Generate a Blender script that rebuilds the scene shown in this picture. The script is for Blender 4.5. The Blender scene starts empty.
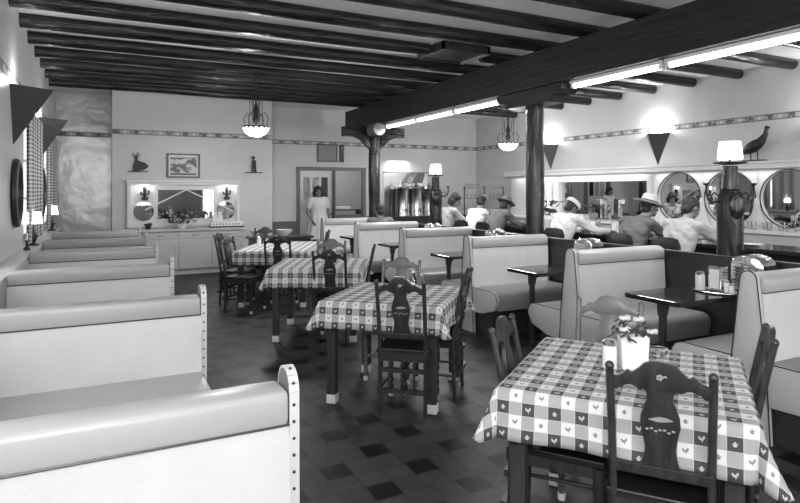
import bpy, bmesh, math, random
from mathutils import Vector, Matrix, noise
PI = math.pi
R = math.radians
random.seed(7)
scn = bpy.context.scene
COL = scn.collection

# ------------------------------------------------------------------ materials
def new_mat(name):
    m = bpy.data.materials.new(name); m.use_nodes = True
    nt = m.node_tree; b = nt.nodes['Principled BSDF']
    return m, nt, b
def g3(v): return (v, v, v, 1)
def mat(name, v, rough=.5, metal=0, bump=0, bscale=40, var=0, vscale=6, stretch=(1, 1, 1), coat=0, emit=0, spec=None, trans=0, alpha=1, ior=1.45):
    m, nt, b = new_mat(name)
    b.inputs['Base Color'].default_value = g3(v)
    b.inputs['Roughness'].default_value = rough
    b.inputs['Metallic'].default_value = metal
    b.inputs['Coat Weight'].default_value = coat
    b.inputs['Coat Roughness'].default_value = .15
    b.inputs['IOR'].default_value = ior
    if spec is not None: b.inputs['Specular IOR Level'].default_value = spec
    if trans: b.inputs['Transmission Weight'].default_value = trans
    if emit:
        b.inputs['Emission Color'].default_value = (1, 1, 1, 1); b.inputs['Emission Strength'].default_value = emit
    if alpha < 1: b.inputs['Alpha'].default_value = alpha
    if bump or var:
        tc = nt.nodes.new('ShaderNodeTexCoord'); mp = nt.nodes.new('ShaderNodeMapping')
        mp.inputs['Scale'].default_value = stretch
        nt.links.new(tc.outputs['Object'], mp.inputs['Vector'])
    if var:
        n = nt.nodes.new('ShaderNodeTexNoise'); n.inputs['Scale'].default_value = vscale; n.inputs['Detail'].default_value = 5
        nt.links.new(mp.outputs[0], n.inputs['Vector'])
        r = nt.nodes.new('ShaderNodeMapRange')
        r.inputs['From Min'].default_value = .3; r.inputs['From Max'].default_value = .7
        r.inputs['To Min'].default_value = v * (1 - var); r.inputs['To Max'].default_value = v * (1 + var)
        nt.links.new(n.outputs['Fac'], r.inputs['Value'])
        nt.links.new(r.outputs[0], b.inputs['Base Color'])
    if bump:
        n2 = nt.nodes.new('ShaderNodeTexNoise'); n2.inputs['Scale'].default_value = bscale; n2.inputs['Detail'].default_value = 4
        nt.links.new(mp.outputs[0], n2.inputs['Vector'])
        bp = nt.nodes.new('ShaderNodeBump'); bp.inputs['Strength'].default_value = bump; bp.inputs['Distance'].default_value = .02
        nt.links.new(n2.outputs['Fac'], bp.inputs['Height']); nt.links.new(bp.outputs[0], b.inputs['Normal'])
    return m

class NT:   # small node-math helper
    def __init__(s, nt): s.nt = nt
    def m(s, op, a, b=0.0, c=None):
        n = s.nt.nodes.new('ShaderNodeMath'); n.operation = op
        for i, x in enumerate((a, b) if c is None else (a, b, c)):
            if isinstance(x, (int, float)): n.inputs[i].default_value = x
            else: s.nt.links.new(x, n.inputs[i])
        return n.outputs[0]
    def mix(s, f, a, b):   # a + f*(b-a)
        return s.m('ADD', s.m('MULTIPLY', a, s.m('SUBTRACT', 1.0, f)), s.m('MULTIPLY', b, f))
    def sep(s, vec):
        n = s.nt.nodes.new('ShaderNodeSeparateXYZ'); s.nt.links.new(vec, n.inputs[0]); return n.outputs
    def noise(s, vec, scale, detail=3, stretch=None):
        n = s.nt.nodes.new('ShaderNodeTexNoise'); n.inputs['Scale'].default_value = scale; n.inputs['Detail'].default_value = detail
        if stretch:
            mp = s.nt.nodes.new('ShaderNodeMapping'); mp.inputs['Scale'].default_value = stretch
            s.nt.links.new(vec, mp.inputs['Vector']); vec = mp.outputs[0]
        s.nt.links.new(vec, n.inputs['Vector']); return n.outputs['Fac']

def cloth_mat():
    m, nt, b = new_mat('checked_cloth'); N = NT(nt)
    uv = nt.nodes.new('ShaderNodeUVMap'); uv.uv_map = 'UVMap'
    x, y, _ = N.sep(uv.outputs[0])
    px = N.m('DIVIDE', x, .0505); py = N.m('DIVIDE', y, .0505)
    fx = N.m('FLOOR', px); fy = N.m('FLOOR', py)
    ix = N.m('FLOORED_MODULO', fx, 2.0); iy = N.m('FLOORED_MODULO', fy, 2.0)
    lx = N.m('SUBTRACT', N.m('SUBTRACT', px, fx), .5); ly = N.m('SUBTRACT', N.m('SUBTRACT', py, fy), .5)
    lx0, ly0 = lx, ly; lx = N.m('MULTIPLY', lx, 1.25); ly = N.m('MULTIPLY', ly, 1.25)
    white = N.m('MULTIPLY', ix, iy)
    dark = N.m('MULTIPLY', N.m('SUBTRACT', 1.0, ix), N.m('SUBTRACT', 1.0, iy))
    def ell(cx, cy, rx, ry):
        a = N.m('DIVIDE', N.m('SUBTRACT', lx, cx), rx); c = N.m('DIVIDE', N.m('SUBTRACT', ly, cy), ry)
        return N.m('LESS_THAN', N.m('ADD', N.m('MULTIPLY', a, a), N.m('MULTIPLY', c, c)), 1.0)
    A = ell(-.02, -.04, .2, .11)
    for q in ((.17, .12, .09, .13), (-.2, .08, .08, .1), (.04, -.2, .04, .1)): A = N.m('MAXIMUM', A, ell(*q))
    B = ell(0, -.12, .16, .11)
    for q in ((0, .06, .1, .15), (-.16, .0, .07, .05), (.17, .02, .07, .05)): B = N.m('MAXIMUM', B, ell(*q))
    alt = N.m('FLOORED_MODULO', N.m('ADD', N.m('FLOOR', N.m('DIVIDE', px, 2.0)), N.m('FLOOR', N.m('DIVIDE', py, 2.0))), 2.0)
    mot = N.mix(alt, A, B)
    edge = N.m('GREATER_THAN', N.m('MAXIMUM', N.m('ABSOLUTE', lx0), N.m('ABSOLUTE', ly0)), .48)
    weave = N.noise(uv.outputs[0], 900, 1)
    grey = N.m('ADD', .32, N.m('MULTIPLY', N.m('SUBTRACT', weave, .5), .3))
    col = N.mix(white, grey, .62)
    col = N.mix(dark, col, .055)
    col = N.mix(N.m('MULTIPLY', mot, dark), col, .42)
    col = N.mix(N.m('MULTIPLY', mot, white), col, .20)
    col = N.mix(edge, col, .5)
    nt.links.new(col, b.inputs['Base Color']); b.inputs['Roughness'].default_value = .75
    b.inputs['Specular IOR Level'].default_value = .25
    return m
def floor_mat():
    m, nt, b = new_mat('asphalt_tile'); N = NT(nt)
    g = nt.nodes.new('ShaderNodeNewGeometry'); x, y, _ = N.sep(g.outputs['Position'])
    t = .151
    px = N.m('ADD', N.m('DIVIDE', x, t), FO[0]); py = N.m('ADD', N.m('DIVIDE', y, t), FO[1])
    fx = N.m('FLOOR', px); fy = N.m('FLOOR', py)
    L = N.m('FLOORED_MODULO', N.m('ADD', N.m('MULTIPLY', fx, 2.0), fy), 5.0)
    dark = N.m('LESS_THAN', N.m('ABSOLUTE', L), .5)
    lx = N.m('ABSOLUTE', N.m('SUBTRACT', N.m('SUBTRACT', px, fx), .5)); ly = N.m('ABSOLUTE', N.m('SUBTRACT', N.m('SUBTRACT', py, fy), .5))
    joint = N.m('GREATER_THAN', N.m('MAXIMUM', lx, ly), .485)
    par = N.m('FLOORED_MODULO', N.m('ADD', fx, fy), 2.0)
    s1 = N.noise(g.outputs['Position'], 5, 4, (14, 2.2, 1)); s2 = N.noise(g.outputs['Position'], 5, 4, (2.2, 14, 1))
    st = N.mix(par, s1, s2)
    st = N.m('MULTIPLY', N.m('GREATER_THAN', st, .63), .030)
    wn = nt.nodes.new('ShaderNodeTexWhiteNoise'); wn.noise_dimensions = '2D'
    cb = nt.nodes.new('ShaderNodeCombineXYZ'); nt.links.new(fx, cb.inputs[0]); nt.links.new(fy, cb.inputs[1]); nt.links.new(cb.outputs[0], wn.inputs['Vector'])
    base = N.m('ADD', .023, N.m('MULTIPLY', wn.outputs[0], .012))
    base = N.m('ADD', base, st)
    base = N.m('ADD', base, N.m('MULTIPLY', N.noise(g.outputs['Position'], 1.3, 4), .012))
    col = N.mix(dark, base, .005); col = N.mix(joint, col, .014)
    nt.links.new(col, b.inputs['Base Color'])
    ro = N.m('ADD', .30, N.m('MULTIPLY', N.noise(g.outputs['Position'], 6, 4), .3))
    nt.links.new(ro, b.inputs['Roughness']); b.inputs['Specular IOR Level'].default_value = .22
    return m
def frieze_mat():
    m, nt, b = new_mat('frieze_paper'); N = NT(nt)
    g = nt.nodes.new('ShaderNodeNewGeometry'); x, y, z = N.sep(g.outputs['Position'])
    a = N.m('ADD', x, y); p = N.m('DIVIDE', a, .30); f = N.m('SUBTRACT', p, N.m('FLOOR', p))
    h = N.m('DIVIDE', N.m('SUBTRACT', z, 2.565), .09)   # 0..1
    edge = N.m('GREATER_THAN', N.m('ABSOLUTE', N.m('SUBTRACT', h, .5)), .36)
    ns = N.noise(g.outputs['Position'], 22, 3)
    blob = N.m('MULTIPLY', N.m('LESS_THAN', N.m('ABSOLUTE', N.m('SUBTRACT', f, .3)), .22), N.m('GREATER_THAN', ns, .46))
    blob2 = N.m('LESS_THAN', N.m('ADD', N.m('ABSOLUTE', N.m('MULTIPLY', N.m('SUBTRACT', f, .78), 2.6)), N.m('ABSOLUTE', N.m('SUBTRACT', h, .5))), .3)
    col = N.mix(blob, .36, .10); col = N.mix(blob2, col, .6); col = N.mix(edge, col, .12)
    nt.links.new(col, b.inputs['Base Color']); b.inputs['Roughness'].default_value = .5
    return m
def gingham_mat():
    m, nt, b = new_mat('gingham_curtain'); N = NT(nt)
    g = nt.nodes.new('ShaderNodeNewGeometry'); x, y, z = N.sep(g.outputs['Position'])
    a = N.m('FLOORED_MODULO', N.m('FLOOR', N.m('DIVIDE', y, .03)), 2.0); c = N.m('FLOORED_MODULO', N.m('FLOOR', N.m('DIVIDE', z, .022)), 2.0)
    s = N.m('ADD', a, c)
    col = N.m('SUBTRACT', .7, N.m('MULTIPLY', s, .3))
    nt.links.new(col, b.inputs['Base Color']); b.inputs['Roughness'].default_value = .8
    b.inputs['Transmission Weight'].default_value = 0
    return m
def art_mat():
    m, nt, b = new_mat('cloud_print'); N = NT(nt)
    g = nt.nodes.new('ShaderNodeNewGeometry'); x, y, z = N.sep(g.outputs['Position'])
    n = N.noise(g.outputs['Position'], 6, 5, (1, 1, 2.2))
    c = N.m('MULTIPLY', N.m('GREATER_THAN', n, .5), N.m('MULTIPLY', N.m('GREATER_THAN', z, 1.87), N.m('LESS_THAN', z, 2.15)))
    low = N.m('LESS_THAN', z, 1.845)
    col = N.mix(c, .06, .55); col = N.mix(low, col, N.m('MULTIPLY', n, .12))
    nt.links.new(col, b.inputs['Base Color']); b.inputs['Roughness'].default_value = .4
    return m
FO = (0.0, 0.0)
_ax, _ay = 1.3055, 3.5065   # a dark tile's centre on the floor
_t = .151
_fx = .5 - (_ax / _t) % 1; _fy = .5 - (_ay / _t) % 1
_i = math.floor(_ax / _t + _fx); _j = math.floor(_ay / _t + _fy)
_fy -= (2 * _i + _j) % 5
FO = (_fx, _fy)

M = {}
M['wall'] = mat('wall_paint', .55, .34, bump=.06, bscale=3, var=.06, vscale=1.2, spec=.4)
M['wall_gloss'] = mat('varnished_paper', .42, .28, metal=.35, bump=.9, bscale=2.2, var=.12, vscale=2, spec=.7)
M['wainscot'] = mat('wainscot', .13, .4)
M['ceil'] = mat('ceiling_paint', .88, .6)
M['white'] = mat('white_paint', .68, .35)
M['cab'] = mat('cabinet_paint', .48, .35)
M['log'] = mat('dark_log', .014, .25, bump=.9, bscale=9, var=.6, vscale=5, stretch=(.35, 3, 3), spec=.45)
M['beam'] = mat('beam_wood', .012, .5, bump=.3, bscale=9, var=.4, vscale=5, stretch=(3, .3, 3))
M['column'] = mat('column_wood', .010, .18, bump=1.0, bscale=9, var=.8, vscale=6, stretch=(4, 4, .5), coat=.25, spec=.35)
M['logend'] = mat('log_end', .13, .5, var=.3, vscale=20)
M['wood'] = mat('chair_wood', .028, .32, bump=.15, bscale=20, var=.35, vscale=9, stretch=(4, 4, .6))
M['wood_lt'] = mat('chair_wood_light', .11, .35, var=.2, vscale=9, stretch=(4, 4, .6))  # chair wood again, with the flash glare on front sides put into its colour
M['leg'] = mat('table_leg_wood', .035, .35, var=.25, vscale=9, stretch=(4, 4, .5))
M['cap'] = mat('foot_cap', .62, .4)
M['cloth'] = cloth_mat(); M['floor'] = floor_mat(); M['frieze'] = frieze_mat(); M['gingham'] = gingham_mat(); M['art'] = art_mat()
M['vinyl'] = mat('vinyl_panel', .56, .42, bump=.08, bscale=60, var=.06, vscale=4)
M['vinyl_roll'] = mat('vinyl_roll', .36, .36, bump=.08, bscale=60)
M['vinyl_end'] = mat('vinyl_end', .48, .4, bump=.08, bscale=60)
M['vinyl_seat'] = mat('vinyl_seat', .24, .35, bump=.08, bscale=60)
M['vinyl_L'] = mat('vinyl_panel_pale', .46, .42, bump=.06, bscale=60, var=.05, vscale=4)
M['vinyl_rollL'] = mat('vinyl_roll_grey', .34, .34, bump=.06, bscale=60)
M['board'] = mat('booth_board', .10, .4)
M['piping'] = mat('piping', .03, .4)
M['dark'] = mat('dark_board', .03, .35, var=.3, vscale=5)
M['darktop'] = mat('dark_laminate', .018, .10, spec=.6)
M['partition'] = mat('partition_wood', .028, .3, var=.3, vscale=5, stretch=(1, 1, .4))
M['black'] = mat('black_leather', .012, .35)
M['iron'] = mat('wrought_iron', .015, .45)
M['steel'] = mat('stainless', .55, .22, metal=1)
M['chrome'] = mat('chrome', .8, .08, metal=1)
M['mirror'] = mat('mirror', .62, .02, metal=1)
M['tin'] = mat('punched_tin', .10, .38, metal=.5, bump=.3, bscale=14)
M['skin'] = mat('skin', .19, .5)
M['hair'] = mat('hair', .018, .45, bump=.6, bscale=60)
M['shirt_w'] = mat('shirt_white', .70, .8, bump=.5, bscale=9)
M['shirt_g'] = mat('shirt_grey', .12, .8, bump=.5, bscale=9)
M['shirt_l'] = mat('shirt_light', .34, .8, bump=.5, bscale=9)
M['uniform'] = mat('uniform_cloth', .62, .8)
M['trousers'] = mat('trousers', .06, .8)
M['straw'] = mat('straw', .50, .7, bump=.3, bscale=90)
M['shade'] = mat('lamp_shade', .8, .6, emit=2.2)
M['glow'] = mat('glass_bowl', .8, .3, emit=2.6)
M['tube'] = mat('tube', .9, .3, emit=9)
M['bulb'] = mat('bulb', .9, .3, emit=12)
M['ceramic'] = mat('ceramic', .72, .18, coat=.5)
M['flower'] = mat('petal', .62, .6)
M['leaf'] = mat('leaf', .05, .45, var=.4)
M['glass'] = mat('glass', .9, .03, trans=1)
def pane_mat():
    m, nt, b = new_mat('window_pane'); nt.nodes.remove(b)
    t = nt.nodes.new('ShaderNodeBsdfTransparent'); g = nt.nodes.new('ShaderNodeBsdfGlossy'); g.inputs['Roughness'].default_value = .02
    x = nt.nodes.new('ShaderNodeMixShader'); x.inputs[0].default_value = .06
    nt.links.new(t.outputs[0], x.inputs[1]); nt.links.new(g.outputs[0], x.inputs[2])
    nt.links.new(x.outputs[0], [n for n in nt.nodes if n.type == 'OUTPUT_MATERIAL'][0].inputs[0]); return m
M['pane'] = pane_mat()
M['wall_dim'] = mat('front_wall_paint', .16, .5)
M['silh'] = mat('painted_cutout', .022, .5)
M['line'] = mat('pale_motif', .26, .5)
M['strip'] = mat('white_strip', .72, .4)
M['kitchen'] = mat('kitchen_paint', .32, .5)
M['brick'] = mat('outside_wall', .35, .8, var=.3)
M['paper'] = mat('paper', .75, .7)
M['lips'] = mat('lips', .14, .5)

# ------------------------------------------------------------------ mesh helpers
class MB:
    def __init__(s): s.bm = bmesh.new()
    def _add(s, verts, faces):
        vs = [s.bm.verts.new(v) for v in verts]
        for f in faces:
            try: s.bm.faces.new([vs[i] for i in f])
            except ValueError: pass
        return vs
    def box(s, x0, y0, z0, x1, y1, z1, bev=0, T=None):
        b = bmesh.new()
        bmesh.ops.create_cube(b, size=1)
        for v in b.verts: v.co = Vector(((x0 + x1) / 2 + v.co.x * (x1 - x0), (y0 + y1) / 2 + v.co.y * (y1 - y0), (z0 + z1) / 2 + v.co.z * (z1 - z0)))
        if bev: bmesh.ops.bevel(b, geom=b.edges[:], offset=bev, segments=2, affect='EDGES', profile=.5)
        return s.merge(b, T)
    def merge(s, b, T=None):
        if T is not None: bmesh.ops.transform(b, matrix=T, verts=b.verts[:])
        b.verts.index_update()
        vs = [s.bm.verts.new(v.co) for v in b.verts]
        for f in b.faces:
            try: s.bm.faces.new([vs[v.index] for v in f.verts])
            except ValueError: pass
        b.free(); return s
    def tube(s, pts, r, seg=10, caps=True):
        pts = [Vector(p) for p in pts]; n = len(pts)
        rr = r if isinstance(r, (list, tuple)) else [r] * n
        rings = []; prev = None
        for i, p in enumerate(pts):
            t = (pts[min(i + 1, n - 1)] - pts[max(i - 1, 0)]).normalized()
            if prev is None:
                a = Vector((0, 0, 1)) if abs(t.z) < .9 else Vector((1, 0, 0))
                u = t.cross(a).normalized()
            else:
                u = (prev - t * prev.dot(t)).normalized()
            prev = u; w = t.cross(u)
            rings.append([s.bm.verts.new(p + (u * math.cos(2 * PI * k / seg) + w * math.sin(2 * PI * k / seg)) * rr[i]) for k in range(seg)])
        for a, b in zip(rings, rings[1:]):
            for k in range(seg): s.bm.faces.new((a[k], a[(k + 1) % seg], b[(k + 1) % seg], b[k]))
        if caps:
            s.bm.faces.new(rings[0][::-1]); s.bm.faces.new(rings[-1])
        return s
    def lathe(s, prof, c=(0, 0, 0), seg=20, T=None, caps=False):
        b = bmesh.new(); rings = []
        for r, z in prof:
            if r < 1e-5: rings.append([b.verts.new((c[0], c[1], c[2] + z))])
            else: rings.append([b.verts.new((c[0] + r * math.cos(2 * PI * k / seg), c[1] + r * math.sin(2 * PI * k / seg), c[2] + z)) for k in range(seg)])
        for a, d in zip(rings, rings[1:]):
            for k in range(seg):
                q = [a[k % len(a)], a[(k + 1) % len(a)], d[(k + 1) % len(d)], d[k % len(d)]]
                o = []
                for v in q:
                    if v not in o: o.append(v)
                if len(o) > 2:
                    try: b.faces.new(o)
                    except ValueError: pass
        if caps:
            for rg in (rings[0], rings[-1]):
                if len(rg) > 2:
                    try: b.faces.new(rg)
                    except ValueError: pass
        bmesh.ops.recalc_face_normals(b, faces=b.faces[:])
        return s.merge(b, T)
    def prism(s, poly, d0, d1, axis='y', T=None, bev=0):
        # poly in the plane perpendicular to axis; axis y: (x,z); axis x: (y,z); axis z: (x,y)
        def P(a, b_, d):
            return {'y': (a, d, b_), 'x': (d, a, b_), 'z': (a, b_, d)}[axis]
        b = bmesh.new(); n = len(poly)
        A = [b.verts.new(P(p[0], p[1], d0)) for p in poly]; B = [b.verts.new(P(p[0], p[1], d1)) for p in poly]
        b.faces.new(A); b.faces.new(B[::-1])
        for i in range(n): b.faces.new((A[i], B[i], B[(i + 1) % n], A[(i + 1) % n]))
        bmesh.ops.recalc_face_normals(b, faces=b.faces[:])
        if bev:
            ed = [e for e in b.edges if all(len(f.verts) > 4 or True for f in e.link_faces) and any(len(f.verts) == n for f in e.link_faces)]
            bmesh.ops.bevel(b, geom=ed, offset=bev, segments=2, affect='EDGES', profile=.5)
        bmesh.ops.triangulate(b, faces=[f for f in b.faces if len(f.verts) > 4])
        return s.merge(b, T)
    def ball(s, c, r, seg=14, T=None):
        b = bmesh.new(); bmesh.ops.create_uvsphere(b, u_segments=seg, v_segments=max(6, seg // 2 + 1), radius=1)
        r = (r, r, r) if isinstance(r, (int, float)) else r
        Mx = Matrix.Translation(c) @ (T if T is not None else Matrix()) @ Matrix.Diagonal((r[0], r[1], r[2], 1))
        bmesh.ops.transform(b, matrix=Mx, verts=b.verts[:])
        return s.merge(b)
    def cap(s, p0, p1, r0, r1, seg=12):   # closed tapered capsule
        p0 = Vector(p0); p1 = Vector(p1); t = (p1 - p0).normalized()
        pts = []; rr = []
        for k in range(4):
            a = k / 4 * PI / 2; pts.append(p0 - t * r0 * math.cos(a)); rr.append(max(.001, r0 * math.sin(a)))
        pts += [p0, p1]; rr += [r0, r1]
        for k in range(3, -1, -1):
            a = k / 4 * PI / 2; pts.append(p1 + t * r1 * math.cos(a)); rr.append(max(.001, r1 * math.sin(a)))
        return s.tube(pts, rr, seg)
    def mesh(s, name, m, smooth=False, angle=None):
        me = bpy.data.meshes.new(name); s.bm.to_mesh(me); s.bm.free()
        me.materials.append(m)
        if smooth:
            for p in me.polygons: p.use_smooth = True
            if angle: me.set_sharp_from_angle(angle=R(angle))
        return me
    def build(s, name, m, parent=None, loc=None, smooth=False, angle=None, rz=0):
        o = bpy.data.objects.new(name, s.mesh(name, m, smooth, angle)); COL.objects.link(o)
        if parent: o.parent = parent
        if loc: o.location = loc
        if rz: o.rotation_euler.z = rz
        return o
def tag(o, label=None, cat=None, group=None, kind=None):
    if label: o['label'] = label
    if cat: o['category'] = cat
    if group: o['group'] = group
    if kind: o['kind'] = kind
    return o
def struct(o): o['kind'] = 'structure'; return o
def thing(name, loc, rz, label, cat, group=None):
    o = bpy.data.objects.new(name, None); COL.objects.link(o); o.location = loc; o.rotation_euler = (0, 0, rz)
    o.empty_display_size = .1
    return tag(o, label, cat, group)
def children(o): return [c for c in bpy.data.objects if c.parent == o]
def dup(o, loc=None, rz=None, label=None, group=None, parent=None):
    c = o.copy(); COL.objects.link(c)
    if parent is not None: c.parent = parent
    if loc is not None: c.location = loc
    if rz is not None: c.rotation_euler = (0, 0, rz)
    if label: c['label'] = label
    if group: c['group'] = group
    for ch in children(o): dup(ch, parent=c)
    return c
SM = dict(smooth=True, angle=40)

# ------------------------------------------------------------------ room shell
XL, XR, YF, YB, YBLK, ZC = -.75, 8.67, -2.6, 12.75, 11.85, 3.375
def wall_with_holes(name, axis, pos, th, a0, a1, z0, z1, holes, m):
    """wall slab; holes: (a0,a1,z0,z1) along the running axis"""
    mb = MB()
    xs = sorted({a0, a1} | {h[0] for h in holes} | {h[1] for h in holes}); zs = sorted({z0, z1} | {h[2] for h in holes} | {h[3] for h in holes})
    for i in range(len(xs) - 1):
        for j in range(len(zs) - 1):
            cx, cz = (xs[i] + xs[i + 1]) / 2, (zs[j] + zs[j + 1]) / 2
            if any(h[0] < cx < h[1] and h[2] < cz < h[3] for h in holes): continue
            if axis == 'x': mb.box(xs[i], pos, zs[j], xs[i + 1], pos + th, zs[j + 1])
            else: mb.box(pos, xs[i], zs[j], pos + th, xs[i + 1], zs[j + 1])
    bmesh.ops.remove_doubles(mb.bm, verts=mb.bm.verts[:], dist=1e-4)
    return struct(mb.build(name, m))
struct(MB().box(XL - .3, YF - .3, -.1, XR + .3, YB + 3.6, 0).build('floor', M['floor']))
struct(MB().box(XL - .3, YF - .3, ZC, XR + .3, YB + 3.6, ZC + .12).build('ceiling', M['ceil']))
LW = [(7.55, 8.75, 1.0, 2.35), (10.15, 11.45, 1.0, 2.35), (4.3, 5.6, 1.0, 2.35), (1.2, 3.2, 1.0, 2.35)]
wall_with_holes('wall_left', 'y', XL - .15, .15, YF, YB, 0, ZC, LW, M['wall'])
FW = [(.1, 2.1, .9, 2.5), (3.85, 4.85, .05, 2.3), (5.6, 8.0, .9, 2.5)]
wall_with_holes('wall_front', 'x', YF - .15, .15, XL, XR, 0, ZC, FW, M['wall_dim'])
wall_with_holes('wall_right', 'y', XR, .15, YF, YB, 0, ZC, [], M['wall'])
wall_with_holes('wall_back', 'x', YB, .12, .3, XR, 0, ZC, [(3.94, 5.49, 0, 2.0), (4.38, 4.98, 2.2, 2.58)], M['wall'])
struct(MB().box(XL, YB, 0, .3, YB + .12, ZC).build('wall_back_alcove', M['wall_gloss']))
struct(MB().box(.18, YBLK, 0, 3.10, YB, ZC).build('wall_back_chimney', M['wall']))
# room behind the doorway
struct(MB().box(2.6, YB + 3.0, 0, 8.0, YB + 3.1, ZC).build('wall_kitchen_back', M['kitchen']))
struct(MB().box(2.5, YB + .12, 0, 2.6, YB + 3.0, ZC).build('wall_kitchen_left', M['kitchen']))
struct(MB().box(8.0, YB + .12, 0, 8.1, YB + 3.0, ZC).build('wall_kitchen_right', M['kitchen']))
# frieze strips
n = 0
def trim(b, m):
    global n; n += 1
    return struct(b.build('trim_%d' % n, m))
FZ0, FZ1 = 2.565, 2.655
trim(MB().box(XL, YB - .006, FZ0, .18, YB, FZ1), M['frieze'])
trim(MB().box(.174, YBLK - .006, FZ0, 3.106, YBLK, FZ1).box(3.10, YBLK, FZ0, 3.106, YB, FZ1), M['frieze'])
trim(MB().box(3.106, YB - .006, FZ0, XR, YB, FZ1), M['frieze'])
trim(MB().box(XR - .006, YF, FZ0, XR, YB - .006, FZ1), M['frieze'])
trim(MB().box(XL, YF, FZ0, XL + .006, YB - .006, FZ1), M['frieze'])
trim(MB().box(3.11, YB - .02, 0, 3.93, YB, .86), M['wainscot'])
trim(MB().box(5.55, YB - .02, 0, XR, YB, .86), M['wainscot'])
# door frame on the back wall
trim(MB().box(3.88, YB - .04, 0, 3.95, YB + .1, 2.06).box(5.48, YB - .04, 0, 5.55, YB + .1, 2.06).box(3.88, YB - .045, 1.99, 5.55, YB + .1, 2.07).box(4.76, YB - .02, 0, 4.80, YB + .1, 2.0), M['wainscot'])
# left windows: frames + sash, one object each
def window(nm, axis, pos, a0, a1, z0, z1, nx, nz, m=M['white'], th=.05):
    mb = MB(); t = .05
    def bx(a, b, c, d, e, w):
        if axis == 'y': mb.box(pos - w / 2, a, c, pos + w / 2, b, d)
        else: mb.box(a, pos - w / 2, c, b, pos + w / 2, d)
    bx(a0, a0 + t, z0, z1, 0, .1); bx(a1 - t, a1, z0, z1, 0, .1); bx(a0, a1, z0, z0 + t, 0, .1); bx(a0, a1, z1 - t, z1, 0, .1)
    for i in range(1, nx): c = a0 + (a1 - a0) * i / nx; bx(c - .012, c + .012, z0, z1, 0, .04)
    for i in range(1, nz): c = z0 + (z1 - z0) * i / nz; bx(a0, a1, c - .012, c + .012, 0, .04)
    o = struct(mb.build(nm, m))
    p = MB()
    if axis == 'y': p.box(pos - .003, a0 + t, z0 + t, pos + .003, a1 - t, z1 - t)
    else: p.box(a0 + t, pos - .003, z0 + t, a1 - t, pos + .003, z1 - t)
    q = p.build('pane', M['pane'], o)
    return o
for i, h in enumerate(LW): window('window_%d' % (i + 1), 'y', XL - .08, h[0], h[1], h[2], h[3], 2, 3)
window('window_5', 'x', YF - .08, *FW[0], 3, 3); window('door_2', 'x', YF - .08, *FW[1], 2, 3); window('window_6', 'x', YF - .08, *FW[2], 4, 3)

# white door with glazed lights, standing in the doorway
d = struct(MB().box(3.96, YB + .06, .02, 4.75, YB + .10, 1.98, .004).build('door_1', M['white']))
for k in range(3):
    x = 4.06 + k * .21
    MB().box(x, YB + .045, 1.38, x + .15, YB + .062, 1.84).build('pane', M['darktop'] if k == 2 else M['glass'], d)
MB().ball((4.70, YB + .04, 1.0), .028).build('door_knob', M['chrome'], d, smooth=True)
# low wall at the pass side of the doorway and a shelf behind it
trim(MB().box(4.80, YB + .02, 0, 5.48, YB + .10, .98), M['wainscot'])

# ------------------------------------------------------------------ ceiling logs and beam
VY = [5.67 + .775 * k for k in range(-10, 9)]
def logmesh(x0, x1, y, z, r, seed):
    mb = MB(); nseg = 24; pts = []; rr = []
    for i in range(nseg + 1):
        x = x0 + (x1 - x0) * i / nseg
        w = noise.noise(Vector((x * .6, seed * 7.3, 0)))
        pts.append((x, y + .018 * w, z + .012 * noise.noise(Vector((x * .7, seed * 3.1, 5)))))
        rr.append(r * (1 + .07 * noise.noise(Vector((x * 1.1, seed, 9)))))
    mb.tube(pts, rr, 14); return mb
ordn = ['nearest the camera', 'second from the camera', 'third from the camera', 'fourth from the camera', 'fifth from the camera', 'sixth from the camera', 'seventh from the camera', 'eighth from the camera', 'ninth from the camera', 'tenth from the camera']
far = ['closest to the back wall', 'second from the back wall', 'third from the back wall', 'fourth from the back wall', 'fifth from the back wall', 'sixth from the back wall', 'seventh from the back wall', 'eighth from the back wall', 'ninth from the back wall', 'tenth from the back wall']
nv = len(VY)
for k, y in enumerate(VY):
    xe = XR - .02
    if y > YBLK - .15: continue
    if abs(y - 6.445) < .02:
        o = logmesh(XL, 3.66, y, 3.312, .077, k).build('ceiling_log', M['log'], smooth=True, angle=50)
        tag(o, 'dark ceiling log cut off at the left side of the slatted ceiling hatch', 'ceiling beam', 'dark ceiling logs')
        o = logmesh(4.47, XR - .02, y, 3.312, .077, k).build('ceiling_log', M['log'], smooth=True, angle=50)
        tag(o, 'dark ceiling log that starts beyond the slatted ceiling hatch and crosses the main beam', 'ceiling beam', 'dark ceiling logs')
        continue
    o = logmesh(XL, xe, y, 3.312, .077, k).build('ceiling_log', M['log'], smooth=True, angle=50)
    j = [q for q in VY if q <= YBLK - .15]; idx = len(j) - 1 - k
    where = far[idx] if idx < 10 else ordn[k] if k < 10 else 'overhead'
    tag(o, 'dark varnished round ceiling log, ' + where, 'ceiling beam', 'dark ceiling logs')
tag(MB().box(4.70, YF, 2.80, 5.0, 11.9, 3.235, .01).build('main_beam', M['beam']), 'heavy dark squared beam running the depth of the room under the logs', 'beam')
h = thing('ceiling_hatch', (3.70, 6.15, 3.265), 0, 'slatted wooden hatch set into the ceiling between the logs', 'hatch')
MB().box(0, 0, .0, .7, .03, .10).box(0, .62, 0, .7, .65, .10).box(0, 0, 0, .03, .65, .10).build('frame', M['partition'], h); MB().box(.66, 0, -.004, .70, .65, .10).build('edge_strip', M['line'], h)
sl = MB()
for k in range(5): sl.box(.03, .04 + k * .115, .02, .67, .145 + k * .115, .035)
sl.build('slats', M['leg'], h)

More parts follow.
